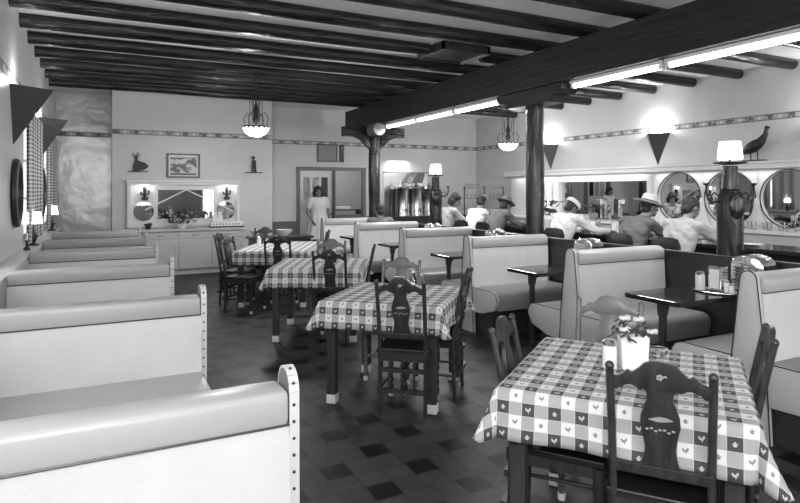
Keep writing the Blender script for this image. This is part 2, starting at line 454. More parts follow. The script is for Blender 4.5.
def column(Y, lab, cross):
    t = thing('log_column', (4.85, Y, 0), 0, lab, 'column')
    mb = MB(); pts = []; rr = []
    for i in range(27):
        z = 2.60 * i / 26; pts.append((.012 * noise.noise(Vector((z, Y, 1))), .012 * noise.noise(Vector((z, Y, 4))), z)); rr.append(.113 * (1 + .05 * noise.noise(Vector((z * 2, Y, 7)))))
    mb.tube(pts, rr, 20).build('post', M['column'], t, smooth=True, angle=60)
    half = [(-.62, 2.79), (.62, 2.79), (.62, 2.72), (.56, 2.68), (.46, 2.67), (.40, 2.60), (-.40, 2.60), (-.46, 2.67), (-.56, 2.68), (-.62, 2.72)]
    MB().prism(half, -.13, .13, 'x').build('corbel', M['beam'], t)
    if cross:
        MB().box(-.66, -.12, 2.60, .62, .12, 2.79, .01).build('cross_timber', M['log'], t)
        MB().tube([(-.18, -.30, 2.70), (-.18, -.63, 2.70)], .12, 20).build('log_end', M['logend'], t, **SM)
        MB().prism([(-.45, 2.60), (-.14, 2.60), (-.10, 2.36), (-.2, 2.44), (-.3, 2.54)], -.06, .06, 'y').build('brace', M['log'], t)
        MB().prism([(.45, 2.60), (.14, 2.60), (.10, 2.36), (.2, 2.44), (.3, 2.54)], -.06, .06, 'y').build('brace', M['log'], t)
    return t
column(5.83, 'thick varnished log column carrying the beam, beside the counter in mid room', False)
column(10.7, 'varnished log column with cross timber at the far end of the beam', True)

# fluorescent fixtures on the beam's underside edge
def fixture(y0, y1, lab):
    t = thing('tube_light', (4.85, y0, 2.70), 0, lab, 'light', 'fluorescent lights under the beam'); L = y1 - y0
    MB().box(-.05, .01, .065, .05, L - .01, .10, .004).build('channel', M['white'], t)
    MB().box(-.03, .01, .02, .03, .05, .07).build('socket', M['white'], t); MB().box(-.03, L - .05, .02, .03, L - .01, .07).build('socket', M['white'], t)
    MB().tube([(0, .04, .045), (0, L - .04, .045)], .027, 14).build('tube', M['tube'], t, **SM)
    A = bpy.data.lights.new('tube_lamp', 'AREA'); A.shape = 'RECTANGLE'; A.size = .06; A.size_y = L - .1; A.energy = 26 * L
    a = bpy.data.objects.new('tube_lamp', A); COL.objects.link(a); a.location = (4.85, (y0 + y1) / 2, 2.71)
for y0, y1, lab in [(2.62, 3.90, 'fluorescent tube light under the beam at its nearest end'), (3.92, 5.18, 'fluorescent tube light under the beam just short of the thick column'),
                    (6.49, 7.70, 'fluorescent tube light under the beam just past the thick column'), (7.70, 8.92, 'middle fluorescent tube light of the far row under the beam'), (8.92, 10.12, 'fluorescent tube light farthest along the beam')]:
    fixture(y0, y1, lab)

# pendants
def pendant(x, y, z, s, lab):
    t = thing('pendant_lamp', (x, y, z), 0, lab, 'ceiling lamp', 'wrought iron pendant lamps')
    b = MB(); b.tube([(0, 0, .30 * s), (0, 0, 3.2 - z)], .012, 8)
    b.lathe([(.01, .03), (.035, .06), (.05, .12), (.03, .18), (.045, .24), (.02, .32), (.01, .34)], seg=14)
    b.build('stem', M['iron'], t, **SM)
    for k in range(4):
        a = PI / 4 + k * PI / 2; c, s_ = math.cos(a), math.sin(a)
        pts = [(.17 * s * c, .17 * s * s_, .02), (.20 * s * c, .20 * s * s_, .12), (.15 * s * c, .15 * s * s_, .20), (.08 * s * c, .08 * s * s_, .16), (.06 * s * c, .06 * s * s_, .24), (.07 * c * s, .07 * s * s_, .42)]
        MB().tube(pts, .0055, 6).build('scroll_arm', M['iron'], t, smooth=True)
        MB().tube([(.10 * s * c, .10 * s * s_, .0), (.10 * s * c, .10 * s * s_, .45), (.02 * c, .02 * s_, .55)], .004, 6).build('rod', M['iron'], t, smooth=True)
    MB().lathe([(0, -.13 * s), (.07 * s, -.125 * s), (.13 * s, -.095 * s), (.17 * s, -.05 * s), (.187 * s, 0), (.17 * s, .012), (0, .02)], seg=28).build('glass_bowl', M['glow'], t, **SM)
    r = MB(); r.lathe([(.188 * s, -.004), (.192 * s, -.004), (.192 * s, .012), (.188 * s, .012)], seg=28)
    for k in range(16):
        a = k * PI / 8; c, s_ = math.cos(a), math.sin(a); e = .19 * s
        w = .03
        r._add([(e * c - w * s_, e * s_ + w * c, 0), (e * c + w * s_, e * s_ - w * c, 0), (e * c * .955, e * s_ * .955, -.035), (e * c * 1.01 - w * s_, e * s_ * 1.01 + w * c, 0), (e * c * 1.01 + w * s_, e * s_ * 1.01 - w * c, 0)], [(0, 1, 2), (4, 3, 2), (0, 3, 4, 1), (0, 2, 3), (1, 4, 2)])
    r.build('scalloped_rim', M['iron'], t)
    L = bpy.data.lights.new('pendant_bulb', 'POINT'); L.energy = 110; L.shadow_soft_size = .15
    o = bpy.data.objects.new('pendant_bulb', L); COL.objects.link(o); o.location = (x, y, z - .19 * s)
pendant(1.94, 8.30, 2.43, 1.0, 'white glass bowl pendant lamp with scrolled iron arms before the pale chimney wall')
pendant(6.77, 8.90, 2.42, 1.0, 'white glass bowl pendant lamp hanging over the lunch counter behind the beam')

# ------------------------------------------------------------------ wall sconces (folded tin half pyramids)
def sconce(x, y, side, lab, pw=26):
    t = thing('wall_sconce', (x, y, 1.98), 0, lab, 'wall lamp', 'tin wall sconces')
    s = -side; ox = .26 * s if side > 0 else .34 * s
    A, B, C, D = (0, .25, .55), (0, -.25, .55), (ox, 0, .55), (0, 0, 0)
    b = MB(); i = .012
    def inn(p): return (p[0] + (-i * s if p[0] else i * s * .2), p[1] * .92, p[2] + (.0 if p[2] else .04))
    V = [A, B, C, D] + [inn(p) for p in (A, B, C, D)]
    b._add(V, [(0, 2, 3), (2, 1, 3), (4, 7, 6), (6, 7, 5), (0, 4, 6, 2), (2, 6, 5, 1), (0, 3, 7, 4), (1, 5, 7, 3)])
    bmesh.ops.recalc_face_normals(b.bm, faces=b.bm.faces[:])
    b.build('tin_shade', M['tin'], t)
    MB().ball((.10 * s, 0, .47), (.03, .03, .045)).build('bulb', M['bulb'], t, smooth=True)
    L = bpy.data.lights.new('sconce_bulb', 'POINT'); L.energy = pw; L.shadow_soft_size = .05
    o = bpy.data.objects.new('sconce_bulb', L); COL.objects.link(o); o.location = (x + .12 * s, y, 1.98 + .60)
sconce(XR, 7.15, 1, 'inverted tin triangle sconce glowing on the wall above the rectangular mirror')
sconce(XR, 9.90, 1, 'inverted tin triangle sconce half behind the thick log column')
sconce(XR, 4.35, 1, 'inverted tin triangle sconce nearest the camera on the mirror wall')
sconce(XL, 6.70, -1, 'dark inverted tin triangle sconce on the window wall, nearer of two', 8)
sconce(XL, 9.50, -1, 'dark inverted tin triangle sconce on the window wall, farther of two', 8)

# ------------------------------------------------------------------ left wall: ledge, curtains, ovals, lamps
tag(MB().box(XL, .3, .90, XL + .15, 11.6, .94, .006).box(XL, .3, .0, XL + .03, 11.6, .90).build('window_ledge', M['cab']), 'long painted ledge under the curtained windows behind the booths', 'ledge')
def curtain(y0, y1, lab):
    b = MB(); N_ = 48; ys = [y0 + (y1 - y0) * i / N_ for i in range(N_ + 1)]
    V = []; F = []
    for i, y in enumerate(ys):
        x = XL + .055 + .028 * math.sin(i * 1.1)
        for z in (2.40, .98): V.append((x, y, z)); V.append((x + .004, y, z))
    for i in range(N_):
        a = i * 4; b_ = a + 4
        F += [(a, b_, b_ + 2, a + 2), (a + 1, a + 3, b_ + 3, b_ + 1), (a, a + 1, b_ + 1, b_), (a + 2, b_ + 2, b_ + 3, a + 3)]
    b._add(V, F)
    t = thing('window_curtain', (0, 0, 0), 0, lab, 'curtain', 'checked window curtains')
    b.build('curtain_cloth', M['gingham'], t, smooth=True)
    MB().tube([(XL + .055, y0 - .1, 2.42), (XL + .055, y1 + .1, 2.42)], .012, 8).build('rod', M['iron'], t, smooth=True)
curtain(7.50, 8.15, 'small checked curtain left of the nearer booth window, seen edge on')
curtain(8.2, 8.8, 'small checked curtain at the far side of the nearer window')
curtain(10.1, 10.75, 'small checked curtain on the near side of the farthest window')
curtain(10.8, 11.5, 'small checked curtain on the far side of the farthest window')
def oval(y, lab):
    t = thing('oval_plaque', (XL, y, 1.52), 0, lab, 'wall plaque', 'oval wall plaques')
    b = MB(); T = Matrix.Rotation(PI / 2, 4, 'Y') @ Matrix.Diagonal((1.25, 1, 1, 1))
    b.lathe([(.25, 0), (.27, .02), (.26, .05), (.22, .06), (.20, .035), (.20, 0)], seg=30, T=T); b.build('frame', M['dark'], t, **SM)
    MB().lathe([(.20, .0), (.20, .012), (0, .02)], seg=30, T=T).build('centre', M['mirror'], t, **SM)
oval(6.75, 'dark rimmed oval mirror on the window wall under the nearer sconce'); oval(9.5, 'dark rimmed oval mirror on the window wall under the farther sconce')
def shade_lathe(r0, r1, h): return [(r0, 0), (r1, h), (r1 - .004, h), (r0 - .004, .004)]
def small_lamp(x, y, z, lab):
    t = thing('table_lamp', (x, y, z), 0, lab, 'lamp', 'small shaded lamps on the window ledge')
    MB().lathe([(0, 0), (.06, 0), (.06, .012), (.02, .03), (.035, .07), (.045, .11), (.02, .16), (.01, .2), (.01, .26), (0, .26)], seg=16).build('base', M['iron'], t, **SM)
    MB().lathe(shade_lathe(.092, .075, .13), c=(0, 0, .24), seg=20).build('lamp_shade', M['shade'], t, **SM)
    MB().ball((0, 0, .29), .022).build('bulb', M['bulb'], t, smooth=True)
small_lamp(XL + .085, 7.6, .94, 'small lamp with glowing white shade on the window ledge, nearer of two')
small_lamp(XL + .085, 10.3, .94, 'small lamp with glowing white shade on the window ledge, farther of two')
t = thing('candle_holder', (XL + .08, 7.05, .94), 0, 'dark holder with a short white candle on the window ledge', 'candle')
MB().lathe([(0, 0), (.035, 0), (.03, .02), (.012, .04), (.012, .08), (.02, .1), (0, .1)], seg=12).build('holder', M['iron'], t, **SM)
MB().lathe([(0, .1), (.011, .1), (.011, .17), (0, .175)], seg=10).build('candle', M['paper'], t, **SM)

# ------------------------------------------------------------------ booths
def booth_profile(sc=1.0):
    pts = [(-.10, .02), (-.10, .46), (-.075, .86)]
    return pts
def rounded_side(hb, hm, ht, z0, z1, n=8):
    """end outline: half width hb at floor, hm at seat, ht near top, rounded top at z1"""
    L = [(-hb, z0), (-hm, .46)]
    for k in range(n + 1):
        a = PI - PI * k / n; L.append((ht * math.cos(a), z1 - ht + ht * math.sin(a)))
    return L + [(hm, .46), (hb, z0)]
def booth(style, w, lab, group):
    """local: x 0..w, back centred on y=0; aisle end is x=0 (right booths) or x=w (left booths)"""
    t = thing('booth_bench', (0, 0, 0), 0, lab, 'booth', group)
    L = style == 'L'
    pm, rm = (M['vinyl_L'], M['vinyl_rollL']) if L else (M['vinyl'], M['vinyl_roll'])
    x0, x1 = (0, w - .026) if L else (.035, w)
    zs, zt, hd, hr, rt = (.872, .972, .062, .066, .022) if L else (.91, 1.03, .055, .082, .045)
    for s in (-1, 1):
        # panel
        prof = [(.004 * s, .40), (.105 * s, .40), (.10 * s, .47), ((hr - .010) * s, zs), (.004 * s, zs)]
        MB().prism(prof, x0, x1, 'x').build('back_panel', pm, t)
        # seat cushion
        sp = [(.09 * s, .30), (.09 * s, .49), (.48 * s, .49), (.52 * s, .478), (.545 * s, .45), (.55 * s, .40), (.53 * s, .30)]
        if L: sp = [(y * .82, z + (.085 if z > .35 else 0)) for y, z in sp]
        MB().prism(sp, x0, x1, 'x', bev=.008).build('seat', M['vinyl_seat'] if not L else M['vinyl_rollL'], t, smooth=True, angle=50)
        if not L:
            ep = [(.10 * s, .31), (.10 * s, .495), (.47 * s, .495), (.525 * s, .475), (.555 * s, .43), (.56 * s, .39), (.50 * s, .30), (.30 * s, .24), (.10 * s, .23)]
            MB().prism(ep, 0, .036, 'x', bev=.006).build('seat_end', M['vinyl_end'], t, smooth=True, angle=50)
            pp = [(.012, q[0], q[1]) for q in ep[1:7]]
            MB().tube([(-.001, .10 * s, .497), (-.001, .47 * s, .497), (-.001, .527 * s, .477), (-.001, .558 * s, .43), (-.001, .562 * s, .39)], .004, 6).build('piping', M['piping'], t)
        MB().box(x0 + .02, .06 * s if s > 0 else -.42, 0, x1 - .01, .42 if s > 0 else -.06, .30).build('plinth', M['dark'], t)
    # roll
    n_ = 8; pr = [(-hr + .008, zs), (-hr, zs + .015)]
    for k in range(n_ + 1):
        a = PI - PI * k / n_; cc, ss = math.cos(a), math.sin(a)
        if L: pr.append(((hr - rt) * (1 if cc > .01 else -1 if cc < -.01 else 0) + rt * cc, zt - rt + rt * ss))
        else: pr.append((hr * cc, zt - rt + rt * ss))
    pr += [(hr, zs + .015), (hr - .008, zs)]
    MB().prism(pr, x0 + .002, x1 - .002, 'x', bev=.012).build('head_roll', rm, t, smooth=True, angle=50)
    for s in (-1, 1): MB().tube([(x0, (hr - .004) * s, zs + .003), (x1, (hr - .004) * s, zs + .003)], .0035, 6).build('piping', M['piping'], t)
    if L:
        xe = w - .026
        out = rounded_side(.060, .060, .056, 0, 1.022)
        MB().prism(out, xe, w, 'x').build('end_board', M['board'], t, smooth=True, angle=50)
        e = children(t)[-1]
        band = MB(); path = [(y * 1.0, z) for y, z in out]
        for (ya, za), (yb, zb) in zip(path, path[1:]):
            dy, dz = yb - ya, zb - za; l = math.hypot(dy, dz); ny, nz = -dz / l, dy / l
            q = [(ya, za), (yb, zb), (yb + ny * .006, zb + nz * .006), (ya + ny * .006, za + nz * .006)]
            band.prism(q, xe, w + .003, 'x')
        band_o = band.build('edge_band', M['vinyl_L'], t)
        per = []
        for (ya, za), (yb, zb) in zip(path, path[1:]):
            l = math.hypot(yb - ya, zb - za); k = max(1, int(l / .012)); ny, nz = -(zb - za) / l, (yb - ya) / l
            per += [(ya + (yb - ya) * i / k + ny * .006, za + (zb - za) * i / k + nz * .006) for i in range(k)]
        last = None; first = None
        for p in per:
            if p[0] > .02 or p[1] < .30: continue
            if last is None or math.hypot(p[0] - last[0], p[1] - last[1]) >= .042:
                if first is None: first = MB().ball((0, 0, 0), .005, 8).build('nail_head', M['iron'], band_o, smooth=True); o = first
                else: o = bpy.data.objects.new('nail_head', first.data); COL.objects.link(o); o.parent = band_o
                o.location = (xe + .013, p[0], p[1]); last = p
    else:
        out = rounded_side(.135, .112, .055, .0, 1.045)
        MB().prism(out, 0, .035, 'x', bev=.006).build('end_panel', M['vinyl_end'], t, smooth=True, angle=50)
        MB().tube([(-.002, y * 1.01, z + .002) for y, z in out], .0045, 6).build('end_piping', M['piping'], t)
    return t
ord8 = ['nearest', 'second', 'third', 'fourth', 'fifth', 'farthest']
LB = booth('L', 1.10, 'studded white vinyl booth back nearest the camera, with its end post beside the aisle', 'studded booths along the window wall')
LB.location = (-.59, 1.72, 0)
ll = ['studded vinyl booth second from the camera, its grey seat showing below', 'studded vinyl booth back third from the camera along the windows', 'studded vinyl booth back fourth from the camera along the windows',
      'studded vinyl booth back second from the cabinet along the windows', 'studded vinyl booth back closest to the cabinet and chimney wall']
for y, l in zip((3.40, 5.00, 6.42, 7.90, 9.35), ll): dup(LB, (-.59, y, 0), 0, l)
RBo = booth('R', 1.09, 'pale vinyl booth cut off at the edge of the photo, before the chrome jukebox selector', 'piped vinyl booths along the partition')
RBo.location = (3.60, 2.30, 0)
rl = ['large pale vinyl booth behind the light chair of the front table', 'pale vinyl booth left of the thick log column', 'pale vinyl booth in front of the far lamp post', 'pale vinyl booth in front of the coffee urns', 'pale vinyl booth farthest back, beside the doorway']
for y, l in zip((3.87, 5.48, 7.06, 8.65, 10.25), rl): dup(RBo, (3.60, y, 0), 0, l)
# partition behind the booths
tag(MB().box(4.715, 1.2, 0, 4.75, 11.0, .975, .004).box(4.705, 1.2, .965, 4.78, 11.0, .99, .004).build('partition', M['partition']), 'low dark wood partition behind the booths, topped with a narrow cap', 'partition')
# booth tables
def booth_table(y, lab):
    t = thing('booth_table', (3.62, y, 0), 0, lab, 'table', 'dark topped booth tables')
    MB().prism([(.04, -.25), (1.06, -.25), (1.06, .25), (.04, .25), (.02, .22), (.02, -.22)], .715, .75, 'z', bev=.006).build('tabletop', M['darktop'], t)
    MB().box(.145, -.022, 0, .19, .022, .605, .006).build('leg', M['leg'], t)
    MB().prism([(.14, .60), (.19, .60), (.21, .67), (.28, .70), (.28, .715), (.13, .715)], -.025, .025, 'y').build('bracket', M['leg'], t)
    MB().box(.13, -.04, 0, .21, .04, .03, .004).build('foot', M['leg'], t)
    return t
bt = booth_table(3.08, 'dark booth table holding the tray of shakers in the nearest booth')
for y, l in ((4.68, 'dark booth table between the large booth and the next one, leg showing'), (6.27, 'dark booth table just left of the thick column booth'), (7.86, 'small dark booth table between the far booths'), (9.45, 'small dark booth table nearest the doorway')):
    dup(bt, (3.70, y, 0), 0, l).scale.x = .93
def jukebox(y, lab, z=.75):
    t = thing('jukebox_selector', (4.54, y, z), 0, lab, 'jukebox selector', 'table jukebox selectors')
    b = MB(); n_ = 10; pr = [(-.13, 0), (-.13, .22)]
    for k in range(n_ + 1):
        a = PI - PI * k / n_; pr.append((.13 * math.cos(a), .22 + .075 * math.sin(a)))
    pr += [(.13, 0)]
    b.prism(pr, -.07, .10, 'x', bev=.01).build('case', M['chrome'], t, smooth=True, angle=40)
    f = MB()
    for k in range(8): f.box(-.083, -.10, .02 + k * .024, -.07, .10, .033 + k * .024, .003)
    f.build('ribbed_front', M['steel'], t)
    c = MB()
    for k in range(7): c.tube([(-.05 + .01 * k, -.10 + .032 * k, .265 - .002 * (k - 3) ** 2), (.07, -.10 + .03 * k, .29 - .002 * (k - 3) ** 2)], .009, 6)
    c.build('title_strips', M['paper'], t, smooth=True)
    return t
jk = jukebox(2.87, 'chrome ribbed jukebox selector at the wall end of the nearest booth table')
for y, l in ((4.62, 'jukebox selector top showing over the partition beside the straw hatted man'), (6.25, 'jukebox selector top showing just left of the thick column'), (7.86, 'jukebox selector top showing over the partition near the far lamp post')):
    dup(jk, (4.54, y, .75), 0, l)

# ------------------------------------------------------------------ lamp posts on the partition line
def lamp_post(y, lab):
    t = thing('lamp_post', (4.88, y, 0), R(0), lab, 'lamp post', 'carved lamp posts')
    b = MB(); pts = []; rr = []
    for i in range(20):
        z = 1.56 * i / 19; pts.append((.006 * noise.noise(Vector((z * 2, y, 2))), 0, z)); rr.append(.106 * (.8 if i == 19 else 1) * (1 + .07 * noise.noise(Vector((z * 3, y, 7)))))
    b.tube(pts, rr, 12).build('post', M['column'], t, smooth=True, angle=50)
    MB().tube([(0, 0, 1.56), (0, 0, 1.76)], [.068, .060], 10).build('post_neck', M['column'], t, smooth=True, angle=50)
    MB().ball((-.045, -.095, 1.42), (.075, .022, .12), 16, T=Matrix.Rotation(R(-26), 4, 'Z')).build('carved_medallion', M['column'], t, smooth=True)
    MB().lathe([(0, 0), (.05, 0), (.13, .012), (.135, .02), (.05, .012), (0, .012)], c=(0, 0, 1.77), seg=24).build('drip_dish', M['iron'], t, **SM)
    MB().tube([(0, 0, 1.78), (0, 0, 1.86)], .012, 8).build('stem', M['iron'], t)
    MB().lathe([(.098, 0), (.10, .02), (.085, .155), (.081, .155), (.096, .02), (.094, 0)], c=(0, 0, 1.815), seg=24).build('lamp_shade', M['shade'], t, **SM)
    MB().ball((0, 0, 1.88), .028).build('bulb', M['bulb'], t, smooth=True)
    T = Matrix.Rotation(R(-27), 4, 'Z')
    for s in (-1, 1):
        a = MB()
        P = [(.09 * s, 0, 1.46), (.15 * s, 0, 1.44), (.19 * s, 0, 1.47), (.205 * s, 0, 1.52), (.205 * s, 0, 1.60)]
        a.tube([T @ Vector(p) for p in P], .010, 8)
        P = [(.10 * s, 0, 1.50), (.14 * s, 0, 1.53), (.165 * s, 0, 1.50), (.15 * s, 0, 1.46)]
        a.tube([T @ Vector(p) for p in P], .007, 6)
        a.lathe([(0, 0), (.02, .0), (.03, .02), (0, .02)], c=T @ Vector((.205 * s, 0, 1.59)), seg=10)
        a.build('iron_arm', M['iron'], t, smooth=True)
    L = bpy.data.lights.new('post_bulb', 'POINT'); L.energy = 3; L.shadow_soft_size = .03
    o = bpy.data.objects.new('post_bulb', L); COL.objects.link(o); o.location = (4.88, y, 1.99)
lamp_post(3.28, 'carved log lamp post with iron arms and white shade above the nearest booth')
lamp_post(8.34, 'carved log lamp post with iron arms and white shade in front of the coffee urns')

# ------------------------------------------------------------------ tables with checked cloths
def table(c, ang, w, l, drop, lab, clab, leg_h=.73):
    t = thing('dining_table', (c[0], c[1], 0), ang, lab, 'table', 'cloth covered tables')
    hw, hl = w / 2, l / 2
    MB().box(-hw + .005, -hl + .005, .715, hw - .005, hl - .005, .745, .005).build('tabletop', M['leg'], t)
    MB().box(-hw + .07, -hl + .07, .635, hw - .07, -hl + .09, .714).box(-hw + .07, hl - .09, .635, hw - .07, hl - .07, .714).box(-hw + .07, -hl + .09, .635, -hw + .09, hl - .09, .714).box(hw - .09, -hl + .09, .635, hw - .07, hl - .09, .714).build('apron', M['leg'], t)
    for sx in (-1, 1):
        for sy in (-1, 1):
            x, y = sx * (hw - .065), sy * (hl - .065)
            lg = MB().box(x - .032, y - .032, .045, x + .032, y + .032, .714, .004).build('leg', M['leg'], t)
            MB().box(x - .035, y - .035, 0, x + .035, y + .035, .065, .004).build('foot_cap', M['cap'], lg)
    # cloth
    st = .0125; S = []
    bm = bmesh.new(); uvl = bm.loops.layers.uv.new('UVMap')
    nx = int(round((w + 2 * drop) / .025)); ny = int(round((l + 2 * drop) / .025))
    grid = []
    sd = c[0] * 3.7
    for i in range(nx + 1):
        row = []
        for j in range(ny + 1):
            a = -(hw + drop) + (w + 2 * drop) * i / nx; b = -(hl + drop) + (l + 2 * drop) * j / ny
            ex = max(abs(a) - hw, 0); ey = max(abs(b) - hl, 0); sx = 1 if a > 0 else -1; sy = 1 if b > 0 else -1
            bx = max(-hw, min(hw, a)); by = max(-hl, min(hl, b)); r = math.hypot(ex, ey)
            if r == 0: p = Vector((a, b, .749))
            else:
                phi = math.atan2(ey, ex); k = math.sin(2 * phi) ** 1.5
                tau = .10 + .42 * k + .10 * noise.noise(Vector((a * 4 + sd, b * 4, 1)))
                rr = min(r, drop * (1.16)) if k > 0 else r
                rd = .018
                if rr < rd * 1.57:
                    q = rr / rd; out = rd * math.sin(q); dz = rd * (1 - math.cos(q))
                else:
                    e = rr - rd * 1.57; out = rd + e * math.sin(tau); dz = rd + e * math.cos(tau)
                wv = .010 * math.sin((a if ex == 0 else b) * 16 + sd) * min(1, r / drop) * (1 - k)
                p = Vector((bx + sx * math.cos(phi) * (out + wv), by + sy * math.sin(phi) * (out + wv), .749 - dz))
            row.append((bm.verts.new(p), (a + hw, b + hl)))
        grid.append(row)
    for i in range(nx):
        for j in range(ny):
            q = [grid[i][j], grid[i + 1][j], grid[i + 1][j + 1], grid[i][j + 1]]
            f = bm.faces.new([v[0] for v in q]); f.smooth = True
            for lp, v in zip(f.loops, q): lp[uvl].uv = v[1]
    me = bpy.data.meshes.new('tablecloth'); bm.to_mesh(me); bm.free(); me.materials.append(M['cloth'])
    o = bpy.data.objects.new('tablecloth', me); COL.objects.link(o); o.location = (c[0], c[1], 0.002); o.rotation_euler.z = ang
    md = o.modifiers.new('t', 'SOLIDIFY'); md.thickness = .002; md.offset = 1
    tag(o, clab, 'tablecloth', 'checked tablecloths')
    return t
A1, A2, A3 = R(-53), R(-43), R(-26.9)
table((2.07, 1.865), A1, .90, .90, .20, 'square table in the foreground under a checked cloth, bearing the vase', 'checked cloth with small motifs on the foreground table under the vase')
table((2.04, 4.09), A2, .88, .88, .20, 'square table in mid floor under a checked cloth, white feet showing', 'checked cloth on the middle table, white foot caps below it')
table((2.13, 6.135), A3, .92, .92, .20, 'square cloth covered table third from the camera, behind the middle one', 'checked cloth on the table just behind the middle table')
table((2.313, 8.307), A3, .95, 1.40, .20, 'long cloth covered table closest to the painted cabinet', 'checked cloth on the long table closest to the cabinet')

# ------------------------------------------------------------------ chairs
def make_chair(wood, lab):
    t = thing('dining_chair', (0, 0, 0), 0, lab, 'chair', 'carved wooden chairs at the tables')
    b = MB()
    b.prism([(-.185, -.19), (.185, -.19), (.20, .21), (-.20, .21)], .425, .455, 'z', bev=.006); b.build('seat', M['black'] if wood is M['wood'] else wood, t)
    for s in (-1, 1):
        p = MB(); q = .0165
        pts = [(s * .160, -.195, 0), (s * .160, -.185, .25), (s * .160, -.18, .45), (s * .162, -.222, .70), (s * .164, -.268, .92)]
        p.tube(pts, [.0145] * 5, 8); p.ball(Vector(pts[-1]) + Vector((0, -.002, .006)), (.0165, .0165, .017), 12)
        p.build('back_post', wood, t, smooth=True, angle=50)
        f = MB(); prof = [(0, .03), (.017, .03), (.017, .06), (.024, .08), (.014, .10), (.022, .13), (.013, .15), (.022, .18), (.013, .205), (.022, .235), (.014, .26), (.024, .285), (.024, .42), (0, .42)]
        f.lathe(prof, c=(s * .175, .185, 0), seg=12); fl = f.build('front_leg', wood, t, **SM)
        MB().lathe([(0, 0), (.018, 0), (.020, .035), (0, .035)], c=(s * .175, .185, 0), seg=12).build('foot_cap', M['cap'], fl, **SM)
        MB().tube([(s * .168, -.20, .17), (s * .175, .185, .17)], .010, 8).build('stretcher', wood, t)
        MB().box(s * .17 - .01, -.18, .375, s * .17 + .01, .19, .425).build('seat_rail', wood, t)
    for z in (.16, .30): MB().box(-.165, -.215 + (.3 - z) * -.1, z, .165, -.19 + (.3 - z) * -.1, z + .03).build('stretcher', wood, t)
    MB().tube([(-.175, .185, .20), (.175, .185, .20)], [.010, .010], 8).build('stretcher', wood, t)
    MB().box(-.165, -.205, .375, .165, -.175, .43).build('seat_rail', wood, t); MB().box(-.18, .18, .375, .18, .20, .425).build('seat_rail', wood, t)
    for x in (-.085, 0, .085):
        MB().lathe([(0, .19), (.008, .19), (.013, .215), (.008, .235), (.015, .25), (.008, .265), (.013, .285), (.008, .30), (0, .30)], c=(x, -.208, 0), seg=8).build('spindle', wood, t, **SM)
        MB().lathe([(0, .33), (.009, .33), (.014, .35), (.009, .376), (0, .376)], c=(x, -.198, 0), seg=8).build('spindle', wood, t, **SM)
    # back: rail, vase splat, scalloped crest; leaning
    ln = Matrix.Translation((0, -.187, .45)) @ Matrix.Rotation(R(10), 4, 'X') @ Matrix.Translation((0, 0, -.45))
    MB().box(-.165, -.011, .535, .165, .011, .575, .003, T=ln).build('back_rail', wood, t)
    sp = [(.062, .575), (.054, .61), (.050, .65), (.056, .69), (.065, .735), (.063, .765), (.052, .80), (.042, .828), (.043, .85), (.055, .872), (.075, .885)]
    poly = sp + [(-x, z) for x, z in sp[::-1]]
    MB().prism(poly, -.009, .009, 'y', T=ln, bev=.003).build('splat', wood, t, smooth=True, angle=30)
    top = [(-.158, .895), (-.13, .903), (-.105, .926), (-.09, .918), (-.065, .940), (-.05, .958), (-.02, .968), (.02, .968), (.05, .958), (.065, .940), (.09, .918), (.105, .926), (.13, .903), (.158, .895)]
    bot = [(.158, .855), (.14, .852), (.125, .868), (.10, .876), (.085, .874), (.07, .865), (-.07, .865), (-.085, .874), (-.10, .876), (-.125, .868), (-.14, .852), (-.158, .855)]
    MB().prism(top + bot, -.011, .011, 'y', T=ln, bev=.003).build('crest_rail', wood, t, smooth=True, angle=30)
    mo = MB(); y0, y1 = -.0118, -.0085
    lens = [(-.038, .756), (-.015, .765), (.0, .77), (.022, .768), (.042, .76), (.012, .752), (-.01, .75)]
    mo.prism(lens, y0, y1, 'y', T=ln)
    mm = MB()
    for k in range(7): mm.ball((-.042 + .014 * k, 0, .718 + .005 * math.sin(k * 2.2)), (.006, .004, .004), 8)
    bmesh.ops.transform(mm.bm, matrix=ln @ Matrix.Translation((0, -.0095, 0)), verts=mm.bm.verts[:]); mm.bm.verts.index_update(); mo.merge(mm.bm)
    mo.build('painted_motif', M['line'], t)
    fm = MB()
    for k in range(5):
        a = k * 2 * PI / 5; fm.ball((.007 * math.cos(a), 0, .915 + .007 * math.sin(a)), (.0055, .004, .0055), 8)
    fm.ball((.016, 0, .92), (.008, .003, .004), 8)
    bmesh.ops.transform(fm.bm, matrix=ln @ Matrix.Translation((0, -.0105, 0)), verts=fm.bm.verts[:])
    fm.build('painted_motif', M['line'], t)
    return t
def chair_loc(bx, by, ang):
    """floor origin for a chair whose crest centre is (bx,by); local back top is at y=-.26"""
    return (bx + .26 * -math.sin(ang) * 1.0, by + .26 * math.cos(ang), 0)
CH = make_chair(M['wood'], 'dark carved chair with painted splat, its back to the camera at the foreground table')
CL = make_chair(M['wood_lt'], 'lighter wooden chair facing us across the foreground table')
def put(src, bx, by, ang, lab, first=False):
    p = chair_loc(bx, by, ang)
    if first:
        src.location = p; src.rotation_euler.z = ang; return src
    return dup(src, p, ang, lab)
E1 = A1   # facing +e2 at angle A
